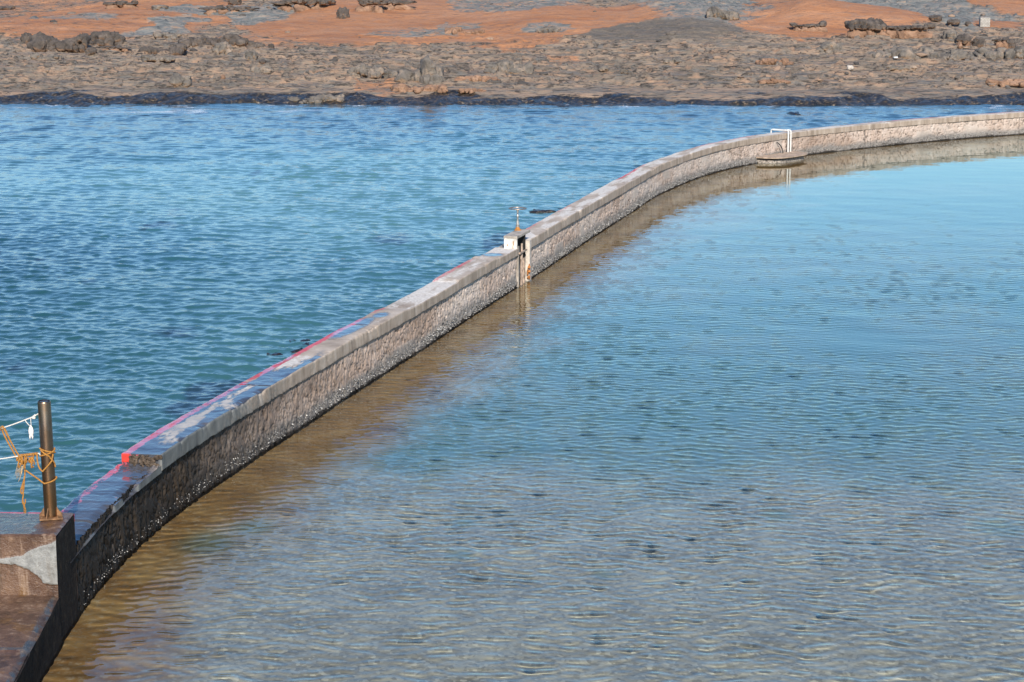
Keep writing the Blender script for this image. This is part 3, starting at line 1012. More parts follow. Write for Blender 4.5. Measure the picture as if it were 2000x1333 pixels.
sea_wall = thing("sea_wall", "long curving stone wall with pale coping and red painted edge between pool and sea", "wall", tuple(wall_pt(S_PLAT, 0, 0)))
FACE_M, COPE_M = wall_face_material(), coping_material()


def attach(o):
    return keep_world(o, sea_wall)


def wall_part(fn, *a):
    before = set(bpy.data.objects)
    fn(*a)
    for o in set(bpy.data.objects) - before:
        attach(o)


wall_part(build_wall_face, S_PLAT - .3, S_G0, None, FACE_M)
wall_part(build_wall_face, S_G1, S_END, None, FACE_M)
wall_part(build_coping, S_STEP, S_G0, None, COPE_M)
wall_part(build_coping, S_G1, S_END, None, COPE_M)
wall_part(build_lower_stretch, None, COPE_M)
wall_part(build_barnacles, None, s_of_y(17), S_G0, 5, 9000)
wall_part(build_barnacles, None, S_G1, s_of_y(68.5), 6, 8000)


# ================================================================== LANDING (platform and low step at the near end)
def surf(name, P, attrs, m, parent, flip=False):
    """P: (n, m, 3) grid of world points"""
    n, k = P.shape[:2]
    return attach_to(mesh_from(name, P.reshape(-1, 3), grid_faces(n, k, flip=flip), m, None, attrs=attrs), parent)


def attach_to(o, parent):
    return keep_world(o, parent)


def landing_material():
    t = NT("wet_landing_concrete")
    patch, wet, red, side = t.attr("patch"), t.attr("wet"), t.attr("red"), t.attr("side")
    n1 = t.noise(2.4, 7, .62); n2 = t.noise(16, 5, .65); n3 = t.noise(70, 3, .6)
    brown = t.ramp(n1, [(.3, (.055, .026, .014)), (.5, (.105, .056, .034)), (.7, (.18, .105, .065))])
    brown = t.mix(t.rng(n2, .5, .72, 0, .5), brown, (.30, .19, .12))
    brown = t.mix(t.rng(t.noise(1.5, 5, .6, t.mapped((3, 3, .5))), .56, .66, 0, .6), brown, (.16, .075, .015))
    dr = t.noise(1.0, 6, .7, t.mapped((7, 7, .9)))
    brown = t.mix(t.rng(dr, .52, .66, 0, .75), brown, (.035, .018, .010))
    brown = t.mix(t.rng(dr, .44, .34, 0, .5), brown, (.34, .235, .165))
    brown = t.mix(t.rng(n3, .58, .70, 0, .6), brown, (.06, .035, .022))
    grey = t.ramp(n2, [(.3, (.15, .148, .138)), (.5, (.245, .24, .225)), (.7, (.33, .322, .30))])
    grey = t.mix(t.rng(t.noise(30, 4, .7), .56, .70, 0, .75), grey, (.12, .10, .08))
    grey = t.mix(t.rng(dr, .5, .68, 0, .5), grey, (.17, .145, .115))
    pf = t.rng(t.math('ADD', patch, t.math('MULTIPLY', t.math('SUBTRACT', n2, .5), .55)), .34, .66)
    c = t.mix(pf, brown, grey)
    top = t.ramp(n2, [(.3, (.035, .038, .045)), (.5, (.065, .062, .062)), (.72, (.20, .15, .11))])
    wf = t.rng(t.math('ADD', wet, t.math('MULTIPLY', t.math('SUBTRACT', n2, .5), .6)), .42, .62)
    c = t.mix(wf, c, top)
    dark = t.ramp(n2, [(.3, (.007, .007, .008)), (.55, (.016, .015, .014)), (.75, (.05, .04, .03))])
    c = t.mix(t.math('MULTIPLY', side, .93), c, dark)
    rm = t.rng(t.math('ADD', red, t.math('MULTIPLY', t.math('SUBTRACT', n2, .5), 1.3)), .45, .6)
    c = t.mix(rm, c, (.50, .06, .10))
    rg = t.rng(wf, 0, 1, .38, .10)
    rg = t.mix(pf, rg, (.85,) * 3)
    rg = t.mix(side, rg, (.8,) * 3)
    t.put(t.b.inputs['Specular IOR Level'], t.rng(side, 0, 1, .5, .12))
    return t.done(c, rg, t.bump(t.math('ADD', n2, t.math('MULTIPLY', n3, .5)), .7, .016))


def in_poly(x, z, poly):
    ins = np.zeros(x.shape, bool)
    for i in range(len(poly)):
        x1, z1 = poly[i]; x2, z2 = poly[i - 1]
        c = ((z1 > z) != (z2 > z)) & (x < (x2 - x1) * (z - z1) / (z2 - z1 + 1e-12) + x1)
        ins ^= c
    return ins


def build_landing():
    root = thing("concrete_landing", "wet brown concrete landing with grey cement patch at foot of the steel post", "landing", (-4.4, 16.5, 0))
    m = landing_material()
    XR, YF, YB, ZT, ZS = -3.862, 16.255, 16.985, .95, .42
    x = np.r_[np.linspace(-9, -5.2, 60), np.linspace(-5.19, XR, 190)]
    # top
    y = np.linspace(YF, YB, 80)
    X, Y = np.meshgrid(x, y, indexing='ij')
    back = .03 * fbm(X / .5, X * 0, oct=4, seed=601)
    Y2 = Y + back * sstep(YF, YB, Y)
    ed = np.minimum(np.minimum(Y - YF, YB - Y), XR - X)
    Z = ZT - .012 * sstep(.022, 0, ed) + .004 * fbm(X / .2, Y / .2, oct=3, seed=603) * sstep(0, .05, ed) + .012 * np.clip(fbm(X / .09, Y / .09, oct=3, seed=604), 0, 1) * sstep(-4.12, -4.0, X)
    wet = sstep(-3.98, -4.16, X + .07 * fbm(X / .1, Y / .1, oct=3, seed=605)) * sstep(.02, .05, Y - YF)
    red = sstep(YB - .075, YB - .05, Y + .02 * fbm(X / .15, Y * 0, oct=3, seed=607)) * sstep(-3.98, -4.05, X)
    zero = np.zeros_like(X)
    surf("platform_top", np.stack([X, Y2, Z], -1), dict(patch=zero, wet=wet, red=red, side=zero), m, root)
    # riser towards the step
    z = np.linspace(ZS - .06, ZT - .012, 90)
    X, Zr = np.meshgrid(x, z, indexing='ij')
    poly = [at_y(px, py, YF)[[0, 2]] for px, py in [(-160, 1092), (0, 1091), (45, 1086), (60, 1074), (78, 1068), (95, 1062), (120, 1056), (122, 1142), (100, 1141), (84, 1138), (74, 1124), (56, 1112), (28, 1103), (0, 1101), (-160, 1100)]]
    px_, pz_ = X + .012 * fbm(X / .07, Zr / .07, oct=3, seed=611), Zr + .012 * fbm(X / .07, Zr / .07, oct=3, seed=612)
    ins = np.zeros_like(X)
    for k in range(5):
        ins += in_poly(px_ + .006 * math.cos(k * 1.26), pz_ + .006 * math.sin(k * 1.26), poly)
    patch = ins / 5
    P = np.stack([X, YF + .005 * fbm(X / .2, Zr / .2, oct=3, seed=613) - .010 * patch, Zr], -1)
    surf("riser", P, dict(patch=patch, wet=zero[:, :1] + 0 * X, red=0 * X, side=0 * X), m, root, flip=True)
    # low step in front
    y = np.linspace(9, YF + .02, 320)
    X, Y = np.meshgrid(x, y, indexing='ij')
    lip = XR + .0625 * np.clip(YF - Y, 0, 9) + .01 * fbm(Y / .3, Y * 0, oct=4, seed=621)
    X2 = np.where(X > -4.2, -4.2 + (X + 4.2) / (XR + 4.2) * (lip + 4.2), X)
    ed = lip - X2
    Z = ZS - .03 * sstep(.07, 0, ed) + .012 * fbm(X / .35, Y / .35, oct=4, seed=623) * sstep(0, .1, ed) - .012 * sstep(14.90, 14.86, Y + .02 * fbm(X / .2, Y / .2, seed=5))
    wet = .25 + .5 * fbm(X / .30, Y / .22, oct=4, seed=625)
    wet = np.maximum(wet * .75, sstep(.035, .015, np.abs(Y - 14.91)) * sstep(-3.86, -3.93, X) * .9)
    wet = np.maximum(wet, (.5 + .9 * fbm(X / .05, Y / .12, oct=3, seed=627)) * sstep(.10, .05, ed))
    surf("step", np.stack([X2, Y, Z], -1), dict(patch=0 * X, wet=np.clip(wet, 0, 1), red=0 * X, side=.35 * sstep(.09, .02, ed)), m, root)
    # pool-side flanks, shade painted into the near-black colour along with algae
    def flank(name, ya, yb, za, zb, seed, xr):
        yy = np.linspace(ya, yb, 160); zz = np.linspace(za, zb, 70)
        Yg, Zg = np.meshgrid(yy, zz, indexing='ij')
        Xg = xr + .006 * fbm(Yg / .12, Zg / .2, oct=4, seed=seed) - .010 * sstep(zb - .02, zb, Zg)
        if name == "step_flank":
            Xg = Xg + (.01 * fbm(Yg / .3, Yg * 0, oct=4, seed=621) + .0625 * np.clip(YF - Yg, 0, 9)) * np.clip(.35 + Zg / .39 * .65, 0, 1) + .014 * (1 - np.clip(Zg / .39, 0, 1))
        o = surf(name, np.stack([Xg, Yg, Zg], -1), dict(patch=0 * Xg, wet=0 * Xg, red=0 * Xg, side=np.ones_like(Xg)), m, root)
        return o
    flank("platform_flank", YF, YB, -.7, ZT - .011, 631, XR - .002)
    flank("step_flank", 9, YF, -.7, ZS - .028, 633, XR + .002)
    # far (wall-side) and sea faces
    X, Zr = np.meshgrid(x, np.linspace(-1, ZT - .012, 40), indexing='ij')
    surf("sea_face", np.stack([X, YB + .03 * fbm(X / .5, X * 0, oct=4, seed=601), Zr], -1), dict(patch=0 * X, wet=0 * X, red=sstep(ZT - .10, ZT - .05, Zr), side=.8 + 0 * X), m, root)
    return root


build_landing()


# ================================================================== POST, ROPES, FLOAT
STEEL = NT("tarnished_steel")
_n = STEEL.noise(7, 6, .6, STEEL.mapped((1, 1, .35)))
_c = STEEL.ramp(_n, [(.35, (.13, .075, .045)), (.55, (.29, .19, .13)), (.75, (.42, .34, .29))])
_g = STEEL.n("ShaderNodeSeparateXYZ"); STEEL.link(STEEL.coord(), _g.inputs[0])
_c = STEEL.mix(STEEL.math('MULTIPLY', STEEL.rng(_g.outputs[2], 1.75, 1.15), .55), _c, (.26, .13, .05))
STEEL_M = STEEL.done(_c, STEEL.rng(_n, .3, .7, .42, .27), STEEL.bump(STEEL.noise(60, 3), .08, .004), 1.0)
PB = at_z(100, 1012, .95); PT = at_y(86, 783, PB[1])
post = thing("steel_post", "upright tarnished steel post on the corner of the concrete landing", "post", tuple(PB))
axis = Vector(PT - PB)
pr = .0565


def post_pt(h, r=0, ang=0):
    """height fraction, radius, angle (0 = right, -90 = towards the viewer)"""
    return Vector(PB) + axis * h + Vector((r * math.cos(R(ang)), r * math.sin(R(ang)), 0))


b = MB()
rings = []
for h, r in [(0.01, pr), (.25, pr), (.5, pr), (.75, pr), (.985, pr), (.996, pr * .95), (1.0, pr * .85)]:
    rings.append((h, r))
co, fs = [], []
for h, r in rings:
    for k in range(40):
        co.append(post_pt(h, r, k * 9))
for i in range(len(rings) - 1):
    for k in range(40):
        k2 = (k + 1) % 40
        fs.append([i * 40 + k, i * 40 + k2, (i + 1) * 40 + k2, (i + 1) * 40 + k])
b.add(co, fs)
b.add([post_pt(.995, pr * .93, k * 9) for k in range(40)], [list(range(40))])
o = keep_world(b.build("pole", STEEL_M, None, True, 40), post)
RUST = plain("rusty_plate", (.23, .12, .055), .7, .3, var=.5, scale=20)
b = MB().box(Vector(PB) + Vector((0, 0, .012)), (.20, .20, .014), Matrix.Rotation(R(14), 3, 'Z'), .003)
keep_world(b.build("base_plate", RUST), post)
for a in (-10, 80, 170, 260):
    q = MB(); u = Vector((math.cos(R(a)), math.sin(R(a)), 0)); w = Vector((-u.y, u.x, 0)) * .004
    p = Vector(PB) + Vector((0, 0, .019))
    tri = [p + u * pr * .96, p + u * .105, p + u * .10 + Vector((0, 0, .015)), p + u * pr * .98 + Vector((0, 0, .085))]
    q.add([v + w for v in tri] + [v - w for v in tri], [[0, 1, 2, 3], [7, 6, 5, 4], [0, 4, 5, 1], [1, 5, 6, 2], [2, 6, 7, 3], [3, 7, 4, 0]])
    keep_world(q.build("gusset", RUST), post)
for a in (35, 125, 215, 305):
    b = MB()
    b.lathe(Vector(PB) + Vector((.078 * 1.25 * math.cos(R(a + 14)), .078 * 1.25 * math.sin(R(a + 14)), .019)), [(.011, 0), (.011, .010), (.005, .012), (.005, .022)], 6)
    keep_world(b.build("bolt", RUST), post)


def resample(pts, step, smooth=2):
    P = np.array([tuple(p) for p in pts], float)
    for _ in range(smooth):     # Chaikin
        Q = [P[0]]
        for a_, b_ in zip(P[:-1], P[1:]):
            Q += [a_ * .75 + b_ * .25, a_ * .25 + b_ * .75]
        Q.append(P[-1]); P = np.array(Q)
    L = np.r_[0, np.cumsum(np.linalg.norm(np.diff(P, axis=0), axis=1))]
    s = np.arange(0, L[-1], step)
    return np.stack([np.interp(s, L, P[:, i]) for i in range(3)], 1)


def rope(mb, pts, r, pitch=.045, step=.006, strands=3, smooth=2, fray=0, seed=0):
    """laid rope: strands twisted round the path"""
    C = resample(pts, step, smooth)
    T = np.gradient(C, axis=0); T /= np.linalg.norm(T, axis=1)[:, None] + 1e-9
    up = np.array([.13, .31, .94]); A = np.cross(T, up); A /= np.linalg.norm(A, axis=1)[:, None] + 1e-9
    B = np.cross(T, A)
    s = np.arange(len(C)) * step
    rg = random.Random(seed)
    for k in range(strands):
        ph = s * 2 * math.pi / pitch + k * 2 * math.pi / strands
        rr = r * .5
        spread = 1 + fray * np.clip((s - s[-1] * .6) / (s[-1] * .4 + 1e-9), 0, 1) * rg.uniform(.5, 2.5)
        P = C + (A * np.cos(ph)[:, None] + B * np.sin(ph)[:, None]) * (rr * spread)[:, None]
        mb.tube([Vector(p) for p in P], r * .56, 6)


Y0 = PB[1]
pxy = lambda px, py, dy=0.0: Vector(at_y(px, py, Y0 + dy))
WHITE_ROPE = plain("white_rope", (.62, .58, .52), .8, var=.15, scale=120)
ORANGE_ROPE = plain("orange_rope", (.36, .165, .032), .9, var=.3, scale=90)

b = MB()
rope(b, [pxy(78, 806, .03), pxy(70, 812), pxy(66, 814), pxy(30, 828), pxy(3, 837), pxy(-60, 856), pxy(-160, 878), pxy(-330, 900)], .0058, smooth=1)
for q in [(66, 814), (68.5, 812), (64.5, 816.5), (67, 817)]:      # the knot
    b.lathe(pxy(*q, -.006) - Vector((0, 0, .010)), [(.004, 0), (.011, .005), (.012, .012), (.006, .020)], 10)
u = b.build("rope", WHITE_ROPE, None, True)
tag(u, "upper white rope knotted to the steel post, sloping away to the left", "rope", "ropes tied to the steel post")
b = MB()
rope(b, [post_pt(.535, pr, 200), pxy(76, 885), pxy(45, 890), pxy(0, 897), pxy(-80, 908), pxy(-330, 925)], .0058, smooth=1)
u = b.build("rope", WHITE_ROPE, None, True)
tag(u, "lower white rope under the orange tangle beside the steel post", "rope", "ropes tied to the steel post")

b = MB()
rp = pr + .009
Hof = lambda py: (1012 - py) / 229.0


def around(h0, h1, a0, a1, n=18, r=rp):
    return [post_pt(h0 + (h1 - h0) * i / (n - 1), r, a0 + (a1 - a0) * i / (n - 1)) for i in range(n)]


RR = .0075
rope(b, around(Hof(873), Hof(886), 215, 395, 20) + around(Hof(884), Hof(878), 35, 150, 10), RR)
rope(b, around(Hof(889), Hof(876), 205, 390, 20), RR)
rope(b, around(Hof(876), Hof(889), 230, 300, 8) + around(Hof(892), Hof(904), 305, 345, 8) + [post_pt(Hof(912), rp, 352)], RR)
rope(b, [pxy(72, 886, -.03), pxy(73, 902, -.05), pxy(76, 914, -.07)] + around(Hof(918), Hof(896), 238, 318, 12, rp + .003) + around(Hof(894), Hof(884), 318, 332, 4), RR)
rope(b, [pxy(50, 919, -.02), pxy(60, 926, -.05), pxy(72, 934, -.07)] + around(Hof(941), Hof(932), 245, 372, 16, rp + .004), RR)
rope(b, around(Hof(932), Hof(938), 10, 120, 8), RR)
# two strands up to the upper white rope
rope(b, [pxy(40, 896, -.01), pxy(26, 872, -.012), pxy(14, 850, -.012), pxy(8, 838, -.012), pxy(5, 833), pxy(3, 840, .015), pxy(14, 862, .012), pxy(30, 890, .012), pxy(38, 905)], RR)
rope(b, [pxy(-2, 846, .01), pxy(1, 836, -.012), pxy(5, 832, -.004), pxy(10, 838, .01), pxy(18, 856, .0)], RR * .9)
# wraps along the lower rope
rg = random.Random(11)
cur = []
for i in range(60):
    x_ = 40 + 33 * i / 59
    a = i * 1.15
    cur.append(pxy(x_, 890.5 - (x_ - 40) * .12 + 2.2 * math.sin(a), .011 * math.cos(a)))
rope(b, cur, RR * .9, smooth=1)
for i in range(16):             # loops of the tangle
    x0 = rg.uniform(38, 62); y0 = rg.uniform(886, 894); L = rg.uniform(12, 30); w = rg.uniform(-6, 6)
    dy0 = rg.uniform(-.03, .02)
    rope(b, [pxy(x0, y0, dy0), pxy(x0 + w, y0 + L * .4, dy0 - .02), pxy(x0 + w * 1.5 + rg.uniform(-3, 3), y0 + L, dy0 - .01), pxy(x0 + w * .6 + rg.uniform(-4, 4), y0 + L * .6, dy0), pxy(x0 + rg.uniform(-5, 5), y0 + 2, dy0 + .01)], RR * .85, seed=i)
rope(b, [pxy(66, 886, -.02), pxy(64, 900, -.02), pxy(60, 911, -.02), pxy(64, 913, -.02), pxy(67, 911, -.02)], RR)
# frayed tail hanging down
rope(b, [pxy(46, 905), pxy(49, 920), pxy(48, 935), pxy(42, 952), pxy(40, 961), pxy(43, 966), pxy(46, 958), pxy(47, 945), pxy(48, 930)], RR * .95)
rope(b, [pxy(44, 950), pxy(46, 965), pxy(44, 975), pxy(46, 984), pxy(48, 992), pxy(49, 1003)], RR * .9, fray=1.2)
rope(b, [pxy(45, 972), pxy(43, 981), pxy(47, 988), pxy(50, 980), pxy(49, 975)], RR * .8)
u = b.build("rope", ORANGE_ROPE, None, True)
tag(u, "tangled frayed orange rope looped round the steel post", "rope", "ropes tied to the steel post")
for i in range(14):
    x0 = rg.uniform(33, 42)
    f = MB()
f = MB()
for i in range(16):
    x0 = rg.uniform(35, 46); y0 = rg.uniform(900, 912)
    f.tube(resample([pxy(x0, y0, -.01), pxy(x0 - rg.uniform(0, 5), y0 + 12, -.02 + rg.uniform(-.02, .02)), pxy(x0 - rg.uniform(2, 9), y0 + rg.uniform(18, 34), rg.uniform(-.03, .02))], .01), .0013, 4)
o = f.build("frayed_fibres", plain("frayed_fibre", (.60, .42, .22), .8), None, True)
keep_world(o, u)

fl = thing("float_tag", "small white leaf-shaped tag dangling from the upper white rope", "tag", tuple(pxy(61, 840)))
b = MB()
c0 = pxy(61, 854)
prof = [(.006, 0), (.015, .012), (.0215, .035), (.0225, .055), (.018, .080), (.008, .098), (.005, .106)]
b.lathe(c0, prof, 14)
for sx in (-.011, .010):
    b.tube([c0 + Vector((sx * .6, 0, .03)), c0 + Vector((sx, 0, .0)), c0 + Vector((sx * 1.1, 0, -.024))], [.011, .008, .002], 8)
b.v = [(v[0], (v[1] - c0.y) * .45 + c0.y, v[2]) for v in b.v]
keep_world(b.build("tag_body", plain("white_plastic", (.72, .66, .62), .5, var=.12, scale=60), None, True), fl)
b = MB()
b.tube(resample([pxy(61, 832), pxy(60, 822, -.003), pxy(60, 817), pxy(60.5, 815)], .01), .0035, 6)
b.tube(resample([pxy(58, 832), pxy(52, 826, -.003), pxy(49, 821)], .01), .004, 6)
keep_world(b.build("cord", WHITE_ROPE, None, True), fl)


# ================================================================== SLUICE GATE in the gap of the wall
WHITE_CEM = plain("white_cement", (.58, .53, .47), .85, var=.28, scale=9, bump=.4)
GREY_CEM = plain("weathered_cement", (.33, .285, .24), .9, var=.35, scale=7, bump=.5)
RECESS_SHADE = plain("recess_shade_black", (.012, .012, .012), .95, .0, var=.5, scale=8)  # black that stands for the shade inside the gate recess
PALE_STEEL = plain("galvanised_steel", (.50, .45, .40), .45, .7, var=.25, scale=18)
RUSTY = plain("rust_streaked_steel", (.36, .27, .21), .75, .1, var=.5, scale=14)
GP, GT, GN = wall_frame(S_G0)
GLEN = S_G1 - S_G0
GROT = Matrix((GN, GT, Vector((0, 0, 1)))).transposed()     # local x towards pool, y along the wall


def G(a, o_, z):
    return GP + GT * a + GN * o_ + Vector((0, 0, z))


gate = thing("sluice_gate", "sluice gate with handwheel in the gap of the stone wall", "gate", tuple(G(.45, -.1, 0)))


def gpart(mb, name, m, smooth=False, angle=None, parent=None):
    o = mb.build(name, m, None, smooth, angle)
    if parent is None:
        keep_world(o, gate)
    else:
        o.parent = parent
        o.matrix_parent_inverse = (Matrix.Translation(Vector(gate.location))).inverted()
    return o


b = MB().box(G(-.045, -.10, .775), (.235, .07, .245), GROT, .006)
gpart(b, "front_plate", WHITE_CEM)
STAIN = plain("rust_stain", (.30, .15, .05), .8, var=.5, scale=40)
for (a, o_, z, sx, sz) in [(-.0815, -.045, .80, .016, .075), (-.0815, -.155, .765, .020, .030), (-.0815, -.052, .735, .010, .06)]:
    gpart(MB().box(G(a, o_, z), (sx, .004, sz), GROT, .001), "rusty_bolt", STAIN)
b = MB().box(G(.42, -.10, .902), (.25, 1.0, .052), GROT, .008)
gpart(b, "lid", GREY_CEM)
b = MB().box(G(.45, -.31, .20), (.12, .898, 1.0), GROT, .006)
gpart(b, "back_wall", GREY_CEM)
b = MB().box(G(.60, -.10, .62), (.22, .02, .52), GROT, .002)  # black plate added in place of the shadow under the lid
gpart(b, "recess_shade_plate", RECESS_SHADE)
for a in (.05, .50):
    b = MB()
    zc, zh = (.18, 1.1) if a < .3 else (.03, .86)
    b.box(G(a, -.02, zc), (.075, .012, zh), GROT, .002).box(G(a + .035, -.055, zc), (.012, .058, zh), GROT, .002).box(G(a + .035, .012, zc), (.012, .058, zh), GROT, .002)
    gpart(b, "guide_rail", GREY_CEM if a < .3 else RUSTY)
b = MB().box(G(.30, .02, .30), (.03, .035, .9), GROT, .004).box(G(.24, .02, .22), (.02, .03, .7), GROT, .004)
gpart(b, "lift_rod", RUSTY)
b = MB().box(G(.32, .035, .60), (.03, .52, .03), GROT, .003)
gpart(b, "cross_bar", RUSTY)
b = MB().box(G(.83, -.11, .15), (.32, .145, 1.18), GROT, .006)
gpart(b, "end_post", plain("dull_plaster", (.50, .435, .37), .9, var=.35, scale=8, bump=.5))
b = MB()
rg = random.Random(4)
for i in range(12):
    b.box(G(.735 + rg.uniform(-.02, .02), .04 + rg.uniform(-.02, .015), .02 + rg.uniform(0, .28)), [rg.uniform(.02, .05) for _ in range(3)], GROT @ Matrix.Rotation(rg.uniform(0, 3), 3, 'X'), .006)
gpart(b, "rust_crust", plain("orange_rust", (.35, .13, .03), .85, var=.5, scale=30))
ST = at_z(1011, 450, .93)
b = MB()
b.lathe(Vector(ST) + Vector((0, 0, -.004)), [(.062, 0), (.062, .018), (.045, .024), (.034, .06), (.03, .066)], 20)
gpart(b, "stem_foot", plain("orange_rusted_iron", (.42, .17, .03), .8, var=.4, scale=30), True, 40)
b = MB()
b.lathe(Vector(ST), [(.034, .06), (.036, .10), (.026, .105), (.024, .16), (.017, .165), (.017, .245), (.021, .25), (.021, .265), (.017, .27), (.017, .345), (.024, .36), (.026, .385), (.014, .395)], 16)
stem = gpart(b, "stem", PALE_STEEL, True, 40)
b = MB()
wc = Vector(ST) + Vector((0, 0, .385))
b.tube([wc + Vector((.158 * math.cos(k * math.pi / 24), .158 * math.sin(k * math.pi / 24), .014)) for k in range(48)], .011, 8, closed=True)
for k in range(5):
    a = k * 2 * math.pi / 5 + .3
    b.tube([wc + Vector((.015 * math.cos(a), .015 * math.sin(a), -.005)), wc + Vector((.09 * math.cos(a), .09 * math.sin(a), .0)), wc + Vector((.155 * math.cos(a), .155 * math.sin(a), .012))], .006, 6)
gpart(b, "handwheel", plain("worn_iron", (.40, .34, .29), .4, .8, var=.3, scale=20), True, 50, parent=None)


# ================================================================== PIPES AND BASIN on the far stretch
PVC = plain("white_pvc", (.62, .60, .565), .45, var=.08, scale=12)
S_P = s_of_y(59.45)
PP, PTn, PN = wall_frame(S_P)


def W(a, o_, z):
    return PP + PTn * a + PN * o_ + Vector((0, 0, z))


def corner(pts, r, n=6):
    """polyline with rounded corners"""
    out = [pts[0]]
    for i in range(1, len(pts) - 1):
        p, a, c = pts[i], pts[i - 1], pts[i + 1]
        d1 = (a - p).normalized(); d2 = (c - p).normalized()
        for k in range(n + 1):
            q = k / n
            out.append((p + d1 * r) * (1 - q) ** 2 + p * 2 * q * (1 - q) + (p + d2 * r) * q * q)
    return out + [pts[-1]]


pr_ = .025


def pipe(name, label, a, o_in, z_top, o_out, drop):
    t = thing(name, label, "pipe", tuple(W(a, o_in, .15)), "white plastic pipes over the far wall")
    pts = [W(a, o_in, .12), W(a, o_in, z_top), W(a, o_out, z_top)] + ([W(a, o_out, z_top - drop)] if drop else [])
    b = MB().tube(corner(pts, .05), pr_, 14)
    keep_world(b.build("tube", PVC, None, True, 50), t)
    for p, d_ in [(W(a, o_in, z_top - .10), Vector((0, 0, 1))), (W(a, o_in - .10, z_top), -PN)] + ([(W(a, o_out + .09, z_top), PN)] if drop else []):
        b = MB().tube([p - d_ * .022, p + d_ * .022], pr_ * 1.22, 14)
        keep_world(b.build("coupling", PVC, None, True, 50), t)


pipe("drain_pipe", "white drain pipe bent over the wall top, longer of the pair above the concrete basin", -.02, .085, .83, -.50, .10)
pipe("drain_pipe", "short white pipe hugging the right side of the longer pipe on the far wall", .13, .085, .825, .0, 0)

basin = thing("catch_basin", "half-round concrete catch basin with lifted lid at the foot of the far wall", "basin", tuple(W(-.45, .3, 0)))


def half_disc(mb, a0, rx, ry, z0, z1, tilt=0, seg=40, jag=0, seed=0):
    rg_ = random.Random(seed)
    co, fs = [], []
    pts = []
    for k in range(seg + 1):
        th = math.pi * k / seg
        j = 1 + rg_.uniform(-jag, jag)
        e = .62
        cx_, sy_ = math.cos(th), math.sin(th)
        pts.append((math.copysign(abs(cx_) ** e, cx_) * rx * j, abs(sy_) ** .8 * ry * j))
    for z in (z0, z1):
        for u_, v_ in pts:
            co.append(W(a0 + u_, .03 + v_, z + tilt * v_))
    n = len(pts)
    for k in range(n - 1):
        fs.append([k, k + 1, n + k + 1, n + k])
    fs.append([n - 1, 0, n, 2 * n - 1])
    fs.append(list(range(n))[::-1]); fs.append(list(range(n, 2 * n)))
    return mb.add(co, fs)


b = half_disc(MB(), -.72, 1.05, .66, -.7, .100, 0, jag=.012, seed=2)
keep_world(b.build("tank", plain("barnacled_concrete", (.27, .235, .20), .9, var=.6, scale=22, bump=.8), None, True, 40), basin)
b = half_disc(MB(), -.72, 1.14, .76, .150, .186, -.012, jag=.01, seed=3)
keep_world(b.build("lid", plain("stained_concrete", (.36, .27, .20), .9, var=.3, scale=8, bump=.5), None, True, 40), basin)
for a in (-1.3, -.72, -.1):
    keep_world(MB().box(W(a, .30, .123), (.10, .10, .05)).build("spacer", GREY_CEM), basin)
b = MB().tube(resample([W(-.62, .03, .52), W(-.60, .06, .50), W(-.50, .10, .42), W(-.44, .13, .30), W(-.42, .14, .19)], .02), .014, 8)
tag(b.build("cable", plain("black_rubber", (.015, .015, .015), .6), None, True), "short black cable arching down the far wall beside the white pipes", "cable")


# ================================================================== ROCKS
def land_hit(px, py):
    r = ray(px, py)
    Y = np.arange(80, 164, 0.04)
    X = r[0] * Y / r[1]; zr = CAM_H + r[2] * Y / r[1]
    z = land_fields(X, Y)[0]
    i = int(np.argmax(zr < z))
    return Vector((X[i], Y[i], z[i]))


_ico = bmesh.new(); bmesh.ops.create_icosphere(_ico, subdivisions=4, radius=1)
ICO_V = np.array([v.co[:] for v in _ico.verts]); ICO_F = np.array([[v.index for v in f.verts] for f in _ico.faces])
_ico.free()
_ico = bmesh.new(); bmesh.ops.create_icosphere(_ico, subdivisions=3, radius=1)
ICO3_V = np.array([v.co[:] for v in _ico.verts]); ICO3_F = np.array([[v.index for v in f.verts] for f in _ico.faces])
_ico.free()


def lump(c, r, seed, rough=.28, flat=0.0, hi=False, p=3.0):
    """knobbly, slightly squared rock lump: (verts, faces)"""
    V, F = (ICO_V, ICO_F) if hi else (ICO3_V, ICO3_F)
    x, y, z = V.T
    box = 1 / (np.abs(x) ** p + np.abs(y) ** p + np.abs(z) ** p) ** (1 / p)
    n = fbm(x * 1.1 + seed, y * 1.1, z * 1.1, oct=3, seed=seed) * rough * 1.4 + fbm(x * 3.3 + seed, y * 3.3, z * 3.3, oct=4, seed=seed + 3, gain=.6) * rough * 1.5
    rid = 1 - np.abs(fbm(x * 2.2, y * 2.2 + seed, z * 2.2, oct=2, seed=seed + 9))
    q = .88 * box * (1 + n - .9 * rough * np.clip(rid - .72, 0, 1))
    P = V * q[:, None]
    if flat:
        P[:, 2] = np.where(P[:, 2] < -flat, -flat + (P[:, 2] + flat) * .25, P[:, 2])
    a = _hash(np.array([seed]), np.array([3]), np.array([7]), 5)[0] * 6.28
    a = a if hi or abs(r[0] / r[1] - 1) < .5 else .25 * math.sin(a * 5)
    P = P * np.array(r)
    ca, sa = math.cos(a), math.sin(a)
    P = np.stack([P[:, 0] * ca - P[:, 1] * sa, P[:, 0] * sa + P[:, 1] * ca, P[:, 2]], 1)
    return np.array(c) + P, F


